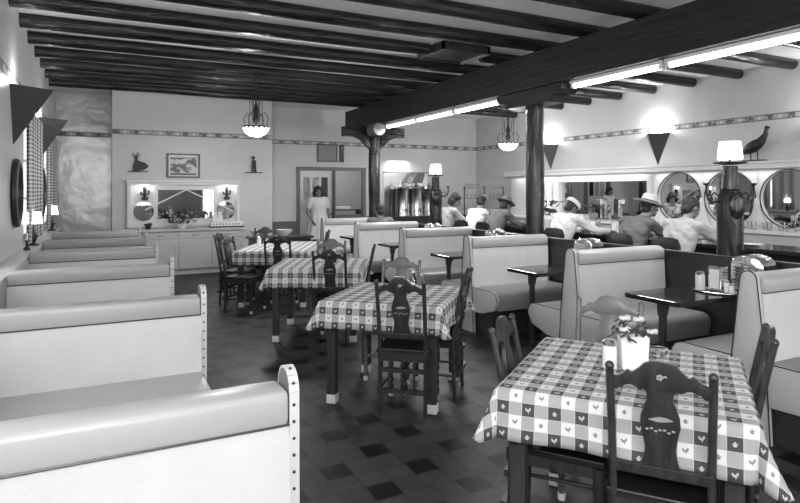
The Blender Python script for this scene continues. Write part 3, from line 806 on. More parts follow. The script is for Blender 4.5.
CHAIRS = [
    (CH, 1.722, 1.412, A1, None), (CH, 1.675, 2.23, A1 - PI / 2, 'dark wooden chair drawn up at the aisle side of the foreground table'),
    (CH, 2.575, 1.56, A1 + PI / 2, 'dark wooden chair at the booth side of the foreground table, partly out of frame'),
    (CL, 2.52, 2.40, A1 + PI, None),
    (CH, 1.80, 3.55, A2 + R(3), 'dark carved chair with its back to the camera at the middle table'),
    (CH, 2.50, 3.80, A2 + PI / 2, 'dark carved chair seen edge on at the booth side of the middle table'),
    (CL, 2.36, 4.63, A2 + PI, 'lighter wooden chair at the far side of the middle table'),
    (CH, 2.03, 5.57, A3 - R(6), 'dark carved chair with its back to the camera at the table behind the middle one'),
    (CH, 2.66, 5.90, A3 + PI / 2, 'dark carved chair at the booth side of the table behind the middle one'),
    (CL, 2.48, 6.72, A3 + PI, 'lighter wooden chair on the far side of the third table, below the waitress'),
    (CH, 1.46, 7.85, A3 - PI / 2 - R(15), 'dark carved chair at the near aisle corner of the long table'),
    (CH, 1.45, 8.40, A3 - PI / 2, 'dark carved chair at the far aisle side of the long table'),
    (CH, 2.04, 7.55, A3, 'dark carved chair with its back to the camera at the long table'),
    (CH, 2.35, 9.42, A3 + PI, 'dark carved chair at the cabinet end of the long table'),
    (CH, 3.02, 8.35, A3 + PI / 2, 'dark carved chair at the booth side of the long table'),
]
used = set()
for src, bx, by, a, lab in CHAIRS:
    f = id(src) not in used and lab is None; used.add(id(src)) if f else None
    put(src, bx, by, a, lab, first=f)

# ------------------------------------------------------------------ things on tables
TZ = .7535
def shaker(x, y, z, h, r, glassy, lab, cat='shaker', group=None, name='shaker'):
    t = thing(name, (x, y, z), 0, lab, cat, group)
    MB().lathe([(0, 0), (r, 0), (r, h * .8), (r * .9, h * .84), (0, h * .84)], seg=16).build('body', M['ceramic'], t, **SM)
    MB().lathe([(r * 1.0, h * .80), (r * 1.02, h * .92), (r * .7, h), (0, h * 1.01), (0, h * .82)], seg=16).build('cap', M['chrome'], t, **SM)
    return t
shaker(2.04, 1.94, TZ, .125, .032, 1, 'tall sugar shaker with chrome lid beside the vase on the foreground table', 'sugar shaker', None, 'sugar_shaker')
t = thing('flower_vase', (2.125, 1.885, TZ), R(-30), 'square white vase of pale flowers on the foreground table', 'vase')
MB().prism([(-.055, 0), (.055, 0), (.062, .145), (-.062, .145)], -.035, .035, 'y', bev=.004).build('vase_body', M['ceramic'], t)
for k in range(11):
    a = k * 2.4; r = .02 + .055 * ((k * 37) % 10) / 10; x, y, z = r * math.cos(a) * 1.3, r * math.sin(a), .165 + .05 * ((k * 53) % 10) / 10
    if k < 4: (x, y, z) = [(-.045, -.03, .175), (.075, -.02, .165), (-.03, .02, .215), (.03, .02, .21)][k]
    MB().tube([(x * .3, y * .3, .10), (x * .8, y * .8, z - .02), (x, y, z)], .0022, 5).build('stem', M['leaf'], t)
    f = MB()
    if k < 4:
        for j in range(9):
            b_ = j * 2.4; f.ball((x + .014 * math.cos(b_), y + .014 * math.sin(b_), z + .004 * (j % 3)), (.013, .013, .009), 8)
        f.build('flower', M['flower'], t, smooth=True)
    else:
        for j in range(5):
            b_ = j * 1.3 + k; c1, s1 = math.cos(b_), math.sin(b_)
            f.ball((x + .02 * c1, y + .02 * s1, z - .01 * j + .01), (.022, .008, .004), 8, T=Matrix.Rotation(b_, 4, 'Z') @ Matrix.Rotation(.5, 4, 'Y'))
        f.build('foliage', M['leaf'], t, smooth=True)
t = thing('ashtray', (2.40, 1.99, TZ), 0, 'shallow clear glass ashtray on the far corner of the foreground table', 'ashtray')
MB().lathe([(0, 0), (.045, 0), (.058, .028), (.052, .028), (.042, .010), (0, .010)], seg=20).build('dish', M['glass'], t, **SM)
t = thing('ashtray', (2.18, 1.79, TZ), 0, 'shallow clear glass ashtray behind the dark chair crest on the foreground table', 'ashtray')
MB().lathe([(0, 0), (.045, 0), (.058, .028), (.052, .028), (.042, .010), (0, .010)], seg=20).build('dish', M['glass'], t, **SM)
# tray in the near booth
t = thing('serving_tray', (4.30, 3.0, .751), R(0), 'thin shiny tray under the shakers on the nearest booth table', 'tray')
MB().lathe([(0, 0), (.15, 0), (.17, .010), (.165, .012), (.148, .004), (0, .004)], seg=28, T=Matrix.Diagonal((.75, 1.15, 1, 1))).build('tray_dish', M['steel'], t, **SM)
shaker(4.27, 3.12, .757, .145, .036, 1, 'white sugar shaker on the booth tray left of the napkin holder', 'sugar shaker', None, 'sugar_shaker')
t = thing('napkin_dispenser', (4.33, 3.02, .757), R(0), 'upright chrome napkin dispenser with white napkins on the booth tray', 'napkin dispenser')
MB().box(-.03, -.055, 0, .06, .055, .19, .006).build('case', M['chrome'], t); MB().box(-.034, -.04, .02, -.0305, .04, .17).build('napkins', M['paper'], t)
shaker(4.32, 2.93, .757, .095, .02, 1, 'small dark pepper shaker on the booth tray', 'pepper shaker', None, 'pepper_shaker')
shaker(4.29, 2.87, .757, .08, .02, 1, 'small salt shaker at the end of the booth tray', 'salt shaker', None, 'salt_shaker')
# middle table
def nap(x, y, lab, h=.10):
    t = thing('napkin_dispenser', (x, y, TZ), R(-27), lab, 'napkin dispenser')
    MB().box(-.05, -.025, 0, .05, .025, h, .006).build('case', M['chrome'], t); MB().box(-.04, -.0285, .015, .04, -.0255, h - .015).build('napkins', M['paper'], t)
nap(2.17, 4.28, 'white fronted napkin holder on the middle table behind the chair crest')
def bottle(x, y, z, lab, group=None, h=.14, m='darktop'):
    t = thing('sauce_bottle', (x, y, z), 0, lab, 'bottle', group)
    MB().lathe([(0, 0), (.026, 0), (.027, h * .55), (.012, h * .8), (.012, h * .9), (0, h * .9)], seg=14).build('bottle_body', M[m], t, **SM)
    MB().lathe([(0, h * .9), (.014, h * .9), (.014, h), (0, h)], seg=12).build('cap', M['paper'], t, **SM)
bottle(2.26, 4.22, TZ, 'small dark sauce bottle on the middle table')
shaker(2.20, 4.12, TZ, .08, .02, 1, 'small white salt shaker on the middle table', 'salt shaker', None, 'salt_shaker')
nap(2.19, 6.20, 'low white napkin holder on the table behind the middle one', .09)
bottle(2.30, 6.15, TZ, 'small dark sauce bottle on the table behind the middle one')
shaker(2.02, 8.45, TZ, .13, .03, 1, 'white sugar shaker toward the aisle side of the long table', 'sugar shaker', None, 'sugar_shaker')
shaker(2.11, 8.36, TZ, .11, .033, 1, 'squat white shaker in front of the sugar shaker on the long table', 'shaker', None, 'salt_shaker')
shaker(2.24, 8.30, TZ, .11, .02, 1, 'slim white shaker nearest the dark chair on the long table', 'shaker', None, 'salt_shaker')
t = thing('potted_flower', (2.12, 8.75, TZ), 0, 'dark little pot of flowers on the long table', 'potted plant')
MB().lathe([(0, 0), (.03, 0), (.04, .08), (0, .08)], seg=14).build('pot', M['dark'], t, **SM)
f = MB()
for k in range(14): a = k * 2.4; f.ball((.05 * math.cos(a) * ((k % 4) / 3), .05 * math.sin(a) * ((k % 4) / 3), .10 + .012 * (k % 5)), (.02, .02, .012), 8)
f.build('foliage', M['leaf'], t, smooth=True)
# side table with two white bowls near the chimney corner
t = thing('serving_stand', (2.92, 10.75, 0), 0, 'low dark serving stand behind the long table, holding two white bowls', 'serving stand')
MB().box(-.55, -.22, .66, .62, .22, .70, .006).build('top', M['dark'], t)
MB().box(-.50, -.19, .10, .57, .19, .66).build('cabinet_body', M['dark'], t)
for sx in (-.48, .50):
    for sy in (-.17, .13): MB().box(sx, sy, 0, sx + .05, sy + .05, .10).build('foot', M['dark'], t)
for x, l in ((2.56, 'white serving bowl on the dark stand, the one toward the cabinet'), (3.04, 'white serving bowl on the dark stand, the one toward the doorway')):
    t = thing('serving_bowl', (x, 10.75, .701), 0, l, 'bowl', 'white serving bowls')
    MB().lathe([(0, 0), (.07, 0), (.13, .06), (.155, .115), (.147, .115), (.12, .06), (.06, .012), (0, .012)], seg=24).build('bowl_body', M['ceramic'], t, **SM)

# ------------------------------------------------------------------ hutch on the chimney wall
t = thing('wall_hutch', (1.42, YBLK, 0), 0, 'white mirrored hutch back on the chimney wall, above the base cabinet', 'hutch')
X = lambda x: x - 1.42
MB().box(X(.42), -.03, .86, X(2.43), 0, 1.68, .004).build('back_panel', M['white'], t)
MB().box(X(.40), -.13, 1.69, X(2.46), 0, 1.74, .006).box(X(.42), -.115, 1.645, X(2.44), -.105, 1.69).build('crown', M['white'], t)
for x in (.42, 2.37): MB().box(X(x), -.10, .86, X(x) + .06, -.03, 1.69, .004).build('side_post', M['white'], t)
MB().box(X(.94), -.042, 1.01, X(1.94), -.03, 1.55).build('mirror_glass', M['mirror'], t)
fr = MB(); fr.box(X(.92), -.05, .99, X(1.96), -.03, 1.01).box(X(.92), -.05, 1.55, X(1.96), -.03, 1.57).box(X(.92), -.05, 1.0, X(.94), -.03, 1.56).box(X(1.94), -.05, 1.0, X(1.96), -.03, 1.56); fr.build('mirror_frame', M['white'], t)
for cx in (.70, 2.17):
    MB().lathe([(0, 0), (.175, 0), (.175, .012), (0, .012)], seg=36, T=Matrix.Translation((X(cx), -.03, 1.15)) @ Matrix.Rotation(PI / 2, 4, 'X')).build('round_mirror', M['mirror'], t, **SM)
    MB().lathe([(.175, 0), (.192, 0), (.192, .018), (.175, .018), (.175, 0)], seg=36, T=Matrix.Translation((X(cx), -.03, 1.15)) @ Matrix.Rotation(PI / 2, 4, 'X')).build('mirror_rim', M['white'], t, **SM)
def strip(x0, z0, x1, z1, w=.022):
    dx, dz = x1 - x0, z1 - z0; l = math.hypot(dx, dz); nx, nz = -dz / l * w / 2, dx / l * w / 2
    return [(x0 - nx, z0 - nz), (x1 - nx, z1 - nz), (x1 + nx, z1 + nz), (x0 + nx, z0 + nz)]
MB().prism(strip(X(.72), 1.18, X(1.44), 1.555), -.072, -.052, 'y').build('gable_strip', M['strip'], t)
MB().prism(strip(X(1.44), 1.555, X(2.30), 1.14), -.072, -.052, 'y').build('gable_strip', M['strip'], t)
for cx in (.72, 2.19):
    c = MB(); z0 = 1.36; x0 = X(cx)
    c.prism([(x0 - .05, z0), (x0 + .05, z0), (x0 + .06, z0 + .06), (x0 - .06, z0 + .06)], -.062, -.032, 'y')
    c.tube([(x0, -.05, z0 + .05), (x0, -.05, z0 + .25)], .026, 10); c.ball((x0, -.05, z0 + .25), .026, 10)
    for s, hh in ((-1, .16), (1, .19)): c.tube([(x0, -.05, z0 + .10), (x0 + s * .055, -.05, z0 + .11), (x0 + s * .065, -.05, z0 + .13), (x0 + s * .065, -.05, z0 + hh)], .014, 8)
    c.build('cactus_ornament', M['silh'], t, **SM)
    MB().ball((x0, -.08, 1.655), .02, 10).build('bulb', M['bulb'], t, smooth=True)
    L = bpy.data.lights.new('hutch_bulb', 'POINT'); L.energy = 2.2; L.shadow_soft_size = .02
    o = bpy.data.objects.new('hutch_bulb', L); COL.objects.link(o); o.location = (cx, YBLK - .085, 1.62)
# base cabinet
t = thing('base_cabinet', (1.53, 11.62, 0), 0, 'long painted base cabinet with drawers and doors below the mirrored hutch', 'cabinet')
MB().box(-.88, -.20, .10, .90, .225, .80).box(-.86, -.15, 0, .88, .22, .10).build('body', M['cab'], t)
MB().box(-.93, -.26, .80, .94, .225, .84, .006).build('worktop', M['cab'], t)
for k in range(3):
    x = -.86 + k * .585
    dr = MB().box(x + .01, -.215, .665, x + .575, -.20, .785, .004).build('drawer', M['cab'], t)
    MB().box(x + .24, -.232, .72, x + .345, -.215, .732, .003).build('handle', M['chrome'], dr)
    dd = MB().box(x + .01, -.215, .12, x + .575, -.20, .63, .004).build('cabinet_door', M['cab'], t)
    MB().ball((x + (.53 if k != 1 else .06), -.222, .50), .013, 10).build('knob', M['chrome'], dd, smooth=True)
# bouquet and glass case on worktop
t = thing('flower_arrangement', (1.34, 11.60, .841), 0, 'wide bowl of mixed foliage and pale flowers in front of the hutch mirror', 'flower arrangement')
MB().lathe([(0, 0), (.06, 0), (.10, .06), (.11, .08), (0, .08)], seg=18).build('bowl', M['ceramic'], t, **SM)
fo = MB(); fl = MB()
for k in range(70):
    a = random.uniform(0, 2 * PI); r = random.uniform(.02, .27); z = .10 + .26 * random.random() * (1 - r / .36)
    fo.ball((r * math.cos(a), r * math.sin(a) * .45, z), (.038, .018, .010), 6, T=Matrix.Rotation(a, 4, 'Z') @ Matrix.Rotation(random.uniform(-1, 1), 4, 'Y'))
for k in range(12):
    a = random.uniform(0, 2 * PI); r = random.uniform(.02, .24); MB().ball((r * math.cos(a), r * math.sin(a) * .4 - .05, .12 + .2 * random.random()), .02, 8).build('flower', M['shirt_l'], t, smooth=True)
fo.build('foliage', M['leaf'], t, smooth=True)
t = thing('display_tray', (2.12, 11.56, .841), 0, 'low white display case on a dark base at the end of the cabinet', 'display case')
MB().box(-.29, -.11, 0, .33, .11, .025).build('base', M['dark'], t); MB().box(-.28, -.10, .025, .31, .10, .115, .005).build('case', M['ceramic'], t)
ob = MB()
for k in range(9): ob.box(-.24 + k * .058, -.103, .05, -.22 + k * .058, -.1005, .075)
ob.build('openings', M['dark'], t)
for k in range(2):
    t2 = thing('paper_fan', (1.93 + .09 * k, 11.56, .957), 0, 'small folded white paper standing on the display case, ' + ('toward the mirror' if k == 0 else 'toward the round mirror'), 'paper card')
    MB().prism([(-.05, 0), (.05, 0), (.03, .17), (0, .19), (-.03, .17)], -.01, .01, 'y').build('card', M['paper'], t2)
t = thing('small_pot', (.76, 11.55, .841), 0, 'dark small plant pot at the window end of the cabinet', 'pot')
MB().lathe([(0, 0), (.04, 0), (.055, .07), (0, .07)], seg=12).build('pot_body', M['dark'], t, **SM)
f = MB()
for k in range(12): a = k * 2.4; f.ball((.05 * math.cos(a), .05 * math.sin(a), .08 + .01 * (k % 3)), (.03, .015, .012), 6)
f.build('foliage', M['leaf'], t, smooth=True)
# framed print
t = thing('framed_picture', (1.395, YBLK, 1.78), 0, 'dark framed landscape print of clouds above the hutch', 'picture')
MB().box(-.30, -.03, 0, .30, 0, .03).box(-.30, -.03, .43, .30, 0, .46).box(-.30, -.03, .03, -.265, 0, .43).box(.265, -.03, .03, .30, 0, .43).build('frame', M['dark'], t)
MB().box(-.265, -.012, .03, .265, -.002, .43).build('mat_board', M['paper'], t)
MB().box(-.235, -.016, .05, .235, -.012, .385).build('print', M['art'], t)
# cut-out figures
t = thing('dancer_figurine', (.61, YBLK, 1.895), 0, 'dark cut-out dancing woman in a wide skirt on a small wall shelf', 'figurine')
MB().prism([(-.09, 0), (.0, .0), (.09, .02), (.16, .07), (.17, .11), (.10, .16), (.02, .185), (-.012, .205), (-.008, .245), (-.022, .262), (-.05, .262), (-.058, .245), (-.052, .205), (-.065, .17), (-.085, .10)], -.05, -.025, 'y').ball((-.036, -.037, .288), (.017, .014, .021), 10).tube([(-.05, -.037, .25), (-.10, -.037, .27), (-.075, -.037, .335)], .008, 6).tube([(-.015, -.037, .25), (.02, -.037, .30), (-.02, -.037, .345)], .008, 6).build('figure', M['silh'], t)
MB().box(-.17, -.07, -.014, .17, 0, 0).build('shelf', M['silh'], t)
t = thing('cowboy_figurine', (2.72, YBLK, 1.905), 0, 'dark cut-out man in a wide hat on a small wall shelf', 'figurine')
MB().prism([(-.045, 0), (-.01, 0), (0, .14), (.015, 0), (.05, 0), (.04, .15), (.035, .24), (-.035, .24), (-.04, .14)], -.05, -.025, 'y').ball((-.01, -.037, .27), (.022, .016, .026), 10).box(-.055, -.055, .285, .04, -.02, .295).box(-.03, -.048, .295, .015, -.026, .32).build('figure', M['silh'], t)
MB().box(-.17, -.07, -.014, .17, 0, 0).build('shelf', M['silh'], t)

# ------------------------------------------------------------------ back wall things
t = thing('transom_vent', (4.68, YB, 2.39), 0, 'small transom opening with dark pleated curtain above the doorway', 'vent')
MB().box(-.32, -.03, -.20, .32, 0, -.18).box(-.32, -.03, .18, .32, 0, .20).box(.285, -.03, -.2, .32, 0, .2).box(-.32, -.03, -.2, -.30, 0, .2).build('frame', M['dark'], t)
b = MB()
for k in range(13): b.tube([(-.28 + k * .034, .012, -.18), (-.28 + k * .034, .012, .18)], .019, 8)
b.build('pleated_curtain', M['kitchen'], t, **SM)
MB().box(.17, -.012, -.18, .20, .02, .18).build('divider', M['white'], t)
MB().box(-.30, .03, -.18, .285, .04, .18).build('backing', M['black'], t)
# shelf seen through the doorway
t = thing('kitchen_shelf', (5.15, YB + .5, 0), 0, 'low shelf with folded linens seen through the doorway', 'shelf')
MB().box(-.5, -.15, 1.06, .45, .15, 1.09).build('shelf_board', M['dark'], t); MB().box(-.5, -.13, .0, -.46, .13, 1.06).box(.41, -.13, 0, .45, .13, 1.06).build('side', M['dark'], t)
tag(MB().box(4.85, YB + .42, 1.09, 5.35, YB + .62, 1.15, .01).build('folded_linen', M['paper']), 'folded white linen on the shelf through the doorway', 'linen')
# service bay with coffee urns
t = thing('service_splash', (6.6, YB, 0), 0, 'bright steel splash back with slanted hood behind the coffee urns', 'splash back')
MB().box(-.57, -.012, .95, .62, 0, 1.97).build('steel_sheet', M['steel'], t)
MB().box(-.60, -.03, 1.965, 1.0, 0, 1.985).build('top_trim', M['wainscot'], t)
MB().prism([(.02, 1.72), (.32, 1.72), (.40, 1.96), (.18, 1.96)], -.30, -.012, 'y').build('hood', M['tin'], t)
L = bpy.data.lights.new('service_lamp', 'AREA'); L.size = .5; L.energy = 6
o = bpy.data.objects.new('service_lamp', L); COL.objects.link(o); o.location = (6.4, YB - .25, 2.15); o.rotation_euler = (R(25), 0, 0)
tag(MB().box(5.6, YB - .62, 0, 8.1, YB - .03, .90).box(5.58, YB - .66, .90, 8.12, YB - .025, .94, .004).build('service_counter', M['dark']), 'dark service counter along the back wall under the coffee urns', 'counter')
def urn(x, y, lab, r=.17, h=.62):
    t = thing('coffee_urn', (x, y, .942), 0, lab, 'coffee urn', 'coffee urns on the service counter')
    MB().lathe([(0, 0), (r, 0), (r, .02), (r * .96, .04), (r * .96, h), (r * 1.02, h + .02), (r * .9, h + .07), (r * .3, h + .10), (0, h + .10)], seg=24).build('urn_body', M['steel'], t, **SM)
    MB().lathe([(0, h + .10), (.02, h + .10), (.012, h + .12), (.022, h + .145), (0, h + .155)], seg=12).build('lid_knob', M['black'], t, **SM)
    MB().tube([(0, -r - .03, .16), (0, -r - .03, h - .04)], .012, 8).build('gauge_glass', M['ceramic'], t, **SM)
    MB().tube([(0, -r + .02, .14), (0, -r - .05, .14), (0, -r - .05, .09)], .016, 8).tube([(-.03, -r - .05, .17), (.03, -r - .05, .17)], .007, 6).build('tap', M['black'], t, **SM)
urn(6.36, 12.42, 'steel coffee urn with gauge glass, the one toward the doorway')
urn(6.72, 12.42, 'steel coffee urn with gauge glass, middle of the row')
urn(7.08, 12.42, 'steel coffee urn with gauge glass, the one beside the lamp post')
for x, h in ((6.02, .50), (6.14, .62)):
    t = thing('cup_stack', (x, 12.34, .942), 0, 'tall dark cup dispenser tube, %s of two by the urns' % ('shorter' if h < .6 else 'taller'), 'cup dispenser')
    MB().lathe([(0, 0), (.055, 0), (.05, .03), (.042, .04), (.042, h), (.048, h + .02), (0, h + .03)], seg=16).build('tube_body', M['dark'], t, **SM)
# glass rack on far service counter
t = thing('glass_rack', (7.63, 10.9, .0), 0, 'open wire and wood rack of glasses behind the far diners', 'rack')
for x in (-.53, .0, .515): MB().box(x, -.012, 0 if abs(x) > .1 else 1.12, x + .015, .012, 1.63).build('upright', M['dark'], t)
for z in (1.12, 1.36, 1.58): MB().box(-.53, -.08, z, .53, .08, z + .012).build('shelf', M['wainscot'], t)
def glass_tumbler(x, y, z, lab, group, h=.10, r=.032, m='glass'):
    t = thing('glass_tumbler', (x, y, z), 0, lab, 'glass', group)
    MB().lathe([(0, 0), (r * .8, 0), (r, h), (r * .93, h), (r * .73, .008), (0, .008)], seg=12).build('tumbler_body', M[m], t, **SM)
    return t
g0 = glass_tumbler(7.15, 10.9, 1.592, 'clear glass standing in the row on top of the rack', 'glasses on top of the rack')
for k in range(1, 12): dup(g0, (7.15 + k * .087, 10.9, 1.592), 0)
g1 = glass_tumbler(7.17, 10.88, 1.372, 'small glass lined up on the upper shelf of the rack', 'glasses on the upper rack shelf')
for k in range(1, 10):
    if abs(7.17 + k * .1 - 7.637) > .045: dup(g1, (7.17 + k * .1, 10.88, 1.372), 0)

# ------------------------------------------------------------------ mirror wall: back bar
WX = XR
t = thing('back_bar', (WX, 0, 0), 0, 'white back bar with ledge along the mirror wall behind the lunch counter', 'back bar')
MB().box(-.30, 2.2, 1.93, -.005, 11.2, 1.965, .004).box(-.26, 2.2, 1.86, -.24, 11.2, 1.93).build('ledge', M['white'], t)
pb = MB(); 
# panel with a long rectangular opening and round openings
zs0, zs1 = .98, 1.93
def panel_seg(y0, y1, z0, z1): pb.box(-.06, y0, z0, -.01, y1, z1)
panel_seg(9.52, 11.2, zs0, zs1); panel_seg(7.30, 9.52, 1.71, zs1); panel_seg(7.12, 7.30, zs0, zs1)
pb.build('bar_panel', M['white'], t)
pb = MB(); panel_seg(2.2, 4.48, zs0, zs1); pb.build('bar_panel', M['white'], t)
rc = [6.69, 5.80, 4.91]
cb = MB()
bm = cb.bm; ystart, yend = 4.48, 7.12
for c in rc:   # plate with round hole: 4 quadrants per square cell
    h = (7.12 - 4.48) / 6; y0, y1 = c - h if c != rc[-1] else 4.48, c + h if c != rc[0] else 7.12
    r, zc, n_ = .405, 1.43, 48
    for xx in (-.06, -.02):
        ring = []; outer = []
        for k in range(n_):
            a = 2 * PI * k / n_; cy, sz = math.cos(a), math.sin(a)
            ring.append(bm.verts.new((xx, c + r * cy, zc + r * sz)))
            ty = (y1 - c) / cy if cy > 1e-6 else (y0 - c) / cy if cy < -1e-6 else 1e9
            tz = (zs1 - zc) / sz if sz > 1e-6 else (zs0 - zc) / sz if sz < -1e-6 else 1e9
            q = min(ty, tz); outer.append(bm.verts.new((xx, c + q * cy, zc + q * sz)))
        for k in range(n_): bm.faces.new((ring[k], ring[(k + 1) % n_], outer[(k + 1) % n_], outer[k]))
        for q, (cy, cz) in enumerate(((y0, zs0), (y0, zs1), (y1, zs0), (y1, zs1))):
            pass
        if xx == -.06: r1 = ring
        else:
            for k in range(n_): bm.faces.new((r1[k], ring[k], ring[(k + 1) % n_], r1[(k + 1) % n_]))
bmesh.ops.recalc_face_normals(bm, faces=bm.faces[:])
cb.build('round_panel', M['white'], t)
# corner fillers behind the round plate
MB().box(-.018, 4.48, .98, -.008, 7.12, 1.93).build('backing', M['white'], t)
for i, c in enumerate(rc):
    T = Matrix.Translation((0, c, 1.43)) @ Matrix.Rotation(-PI / 2, 4, 'Y')
    MB().lathe([(.405, .058), (.42, .058), (.42, .072), (.405, .072), (.405, .058)], seg=48, T=T).build('round_trim', M['dark'], t, **SM)
    MB().lathe([(0, .02), (.405, .02), (.405, .026), (0, .026)], seg=48, T=T).build('round_mirror', M['mirror'], t, **SM)
MB().box(-.025, 7.30, 1.0, -.012, 9.52, 1.71).build('long_mirror', M['mirror'], t)
MB().box(-.12, 7.22, 1.71, -.06, 9.60, 1.80, .004).box(-.10, 7.22, .98, -.06, 7.30, 1.71).box(-.10, 9.52, .98, -.06, 9.60, 1.71).build('mirror_surround', M['white'], t)
MB().box(-.45, 2.2, 0, -.012, 11.2, .94).build('base_cupboard', M['cab'], t)
MB().box(-.50, 2.2, .94, -.012, 11.2, .98, .004).build('worktop', M['white'], t)
for c in (6.25, 5.36):   # curved white divider between circles
    T = Matrix.Translation((-.06, c, .98))
    pr = [(-.16, 0), (.16, 0), (.10, .14), (.05, .30), (.03, .45), (-.03, .45), (-.05, .30), (-.10, .14)]
    MB().prism(pr, -.085, -.065, 'x', T=Matrix.Translation((0, c, .98))).build('scalloped_divider', M['white'], t)
for y0, y1, e in ((7.35, 9.45, 4), (9.62, 11.0, 2), (4.4, 7.1, 4)):
    A = bpy.data.lights.new('bar_cove_lamp', 'AREA'); A.shape = 'RECTANGLE'; A.size = y1 - y0; A.size_y = .04; A.energy = e
    a = bpy.data.objects.new('bar_cove_lamp', A); COL.objects.link(a); a.location = (WX - .16, (y0 + y1) / 2, 1.845); a.rotation_euler = (0, 0, PI / 2)
t = thing('vertical_tube_light', (WX - .10, 9.80, 1.15), 0, 'short upright fluorescent tube beside the long mirror', 'light')
MB().box(-.02, -.04, 0, .035, .04, .62, .004).build('channel', M['white'], t); MB().tube([(-.045, 0, .03), (-.045, 0, .59)], .019, 12).build('tube', M['tube'], t, **SM)
# items on the back bar
def bar_item(y, x, lab, kind):
    if kind == 'machine':
        t = thing('drink_mixer', (x, y, .981), 0, lab, 'drink mixer')
        MB().box(-.10, -.09, 0, .10, .09, .04, .01).box(.02, -.06, .04, .09, .06, .30, .01).box(-.10, -.07, .28, .09, .07, .40, .02).build('mixer_body', M['steel'], t)
        MB().lathe([(0, .05), (.04, .05), (.05, .22), (0, .22)], c=(-.05, 0, 0), seg=14).build('cup', M['chrome'], t, **SM)
bar_item(5.55, 8.40, 'steel drink mixer on the back bar below the round mirrors', 'machine')
bar_item(8.2, 8.42, 'steel drink mixer on the back bar before the long mirror', 'machine')
gs = glass_tumbler(8.40, 4.6, .981, 'clear tumbler standing on the back bar below the round mirrors', 'tumblers on the back bar', .12, .036)
for k in range(1, 9): dup(gs, (8.36 + .08 * (k % 2), 4.6 + .11 * k, .981), 0) if abs(4.6 + .11 * k - 5.55) > .14 else None
tt = thing('mirror_planter', (8.35, 8.75, .981), 0, 'leafy planter on the back bar in front of the long mirror', 'planter')
MB().box(-.08, -.22, 0, .08, .22, .10, .008).build('box', M['white'], tt)
f = MB()
for k in range(60):
    a = random.uniform(0, 2 * PI); f.ball((random.uniform(-.07, .07), random.uniform(-.22, .22), .12 + .16 * random.random()), (.045, .02, .012), 6, T=Matrix.Rotation(a, 4, 'Z') @ Matrix.Rotation(random.uniform(-1, 1), 4, 'Y'))
f.build('foliage', M['leaf'], tt, smooth=True)
# pheasant on the ledge
t = thing('bird_figure', (8.50, 5.33, 1.967), 0, 'dark carved long tailed bird standing on the ledge above the round mirrors', 'figurine')
b = MB()
b.ball((0, .02, .22), (.075, .17, .085), 18, T=Matrix.Rotation(R(-28), 4, 'X'))
b.cap((0, -.08, .28), (0, -.155, .38), .065, .034); b.cap((0, -.155, .38), (0, -.165, .46), .034, .027)
b.ball((0, -.17, .475), (.028, .038, .032), 12); b.cap((0, -.20, .475), (0, -.235, .462), .012, .004)
b.cap((0, .12, .17), (0, .26, .10), .05, .02)
b.tube([(0, .22, .11), (.0, .34, .09), (.0, .46, .06), (0, .56, .0)], [.02, .014, .01, .004], 8)
o = b.build('body', M['silh'], t, smooth=True); md = o.modifiers.new('r', 'REMESH'); md.mode = 'VOXEL'; md.voxel_size = .009; md.use_smooth_shade = True
MB().tube([(.02, -.02, .15), (.02, -.03, .02)], .008, 8).tube([(-.02, .05, .14), (-.02, .05, .02)], .008, 8).build('legs', M['silh'], t, smooth=True)
MB().tube([(0, .20, .12), (0, .33, .145), (0, .46, .13), (0, .55, .08)], [.008, .007, .005, .002], 6).build('tail_plume', M['silh'], t, smooth=True)
MB().prism([(-.06, -.14), (.05, -.15), (.07, 0), (.06, .15), (-.05, .16), (-.08, .02)], 0, .022, 'z', bev=.006).build('stand', M['dark'], t)

# ------------------------------------------------------------------ lunch counter
t = thing('lunch_counter', (6.35, 0, 0), 0, 'long dark topped lunch counter where the diners sit', 'counter')
MB().box(-.16, 2.0, 0, .22, 10.5, .90).build('counter_front', M['partition'], t)
MB().box(-.32, 1.95, .90, .30, 10.55, .945, .008).build('counter_top', M['darktop'], t)
CZ = .947
def stool(x, y, lab):
    t = thing('counter_stool', (x, y, 0), -PI / 2, lab, 'stool', 'black backed counter stools')
    MB().lathe([(0, 0), (.19, 0), (.19, .015), (.06, .04), (.035, .07), (.035, .58), (0, .58)], seg=20).build('pedestal', M['chrome'], t, **SM)
    MB().lathe([(0, .575), (.17, .575), (.185, .60), (.18, .635), (.14, .65), (0, .65)], seg=24).build('seat', M['black'], t, **SM)
    for s in (-1, 1): MB().tube([(s * .12, -.05, .58), (s * .13, -.20, .60), (s * .13, -.245, .80)], .010, 8).build('back_support', M['chrome'], t, **SM)
    pr = [(-.19, .76), (-.185, .96), (-.15, 1.03), (-.09, 1.045), (.09, 1.045), (.15, 1.03), (.185, .96), (.19, .76)]
    MB().prism(pr, -.285, -.245, 'y', bev=.01).build('backrest', M['black'], t, smooth=True, angle=40)
    return t
# (y, label)
PEOPLE_Y = dict(p3=4.36, p2=4.98, p1=6.10, g=7.75, w=8.35, d=9.2)
sl = {'p3': 'black backed stool under the pale shirted diner beside the lamp post', 'p2': 'black stool under the straw hatted man', 'p1': 'black backed stool under the white shirted diner by the thick column',
      'g': 'black backed stool under the grey shirted far diner', 'w': 'black backed stool under the broad white shirted far diner', 'd': 'black stool under the dark haired woman at the far end of the counter'}
S0 = None
for k, y in PEOPLE_Y.items():
    if S0 is None: S0 = stool(5.66, y, sl[k])
    else: dup(S0, (5.66, y, 0), -PI / 2, sl[k])

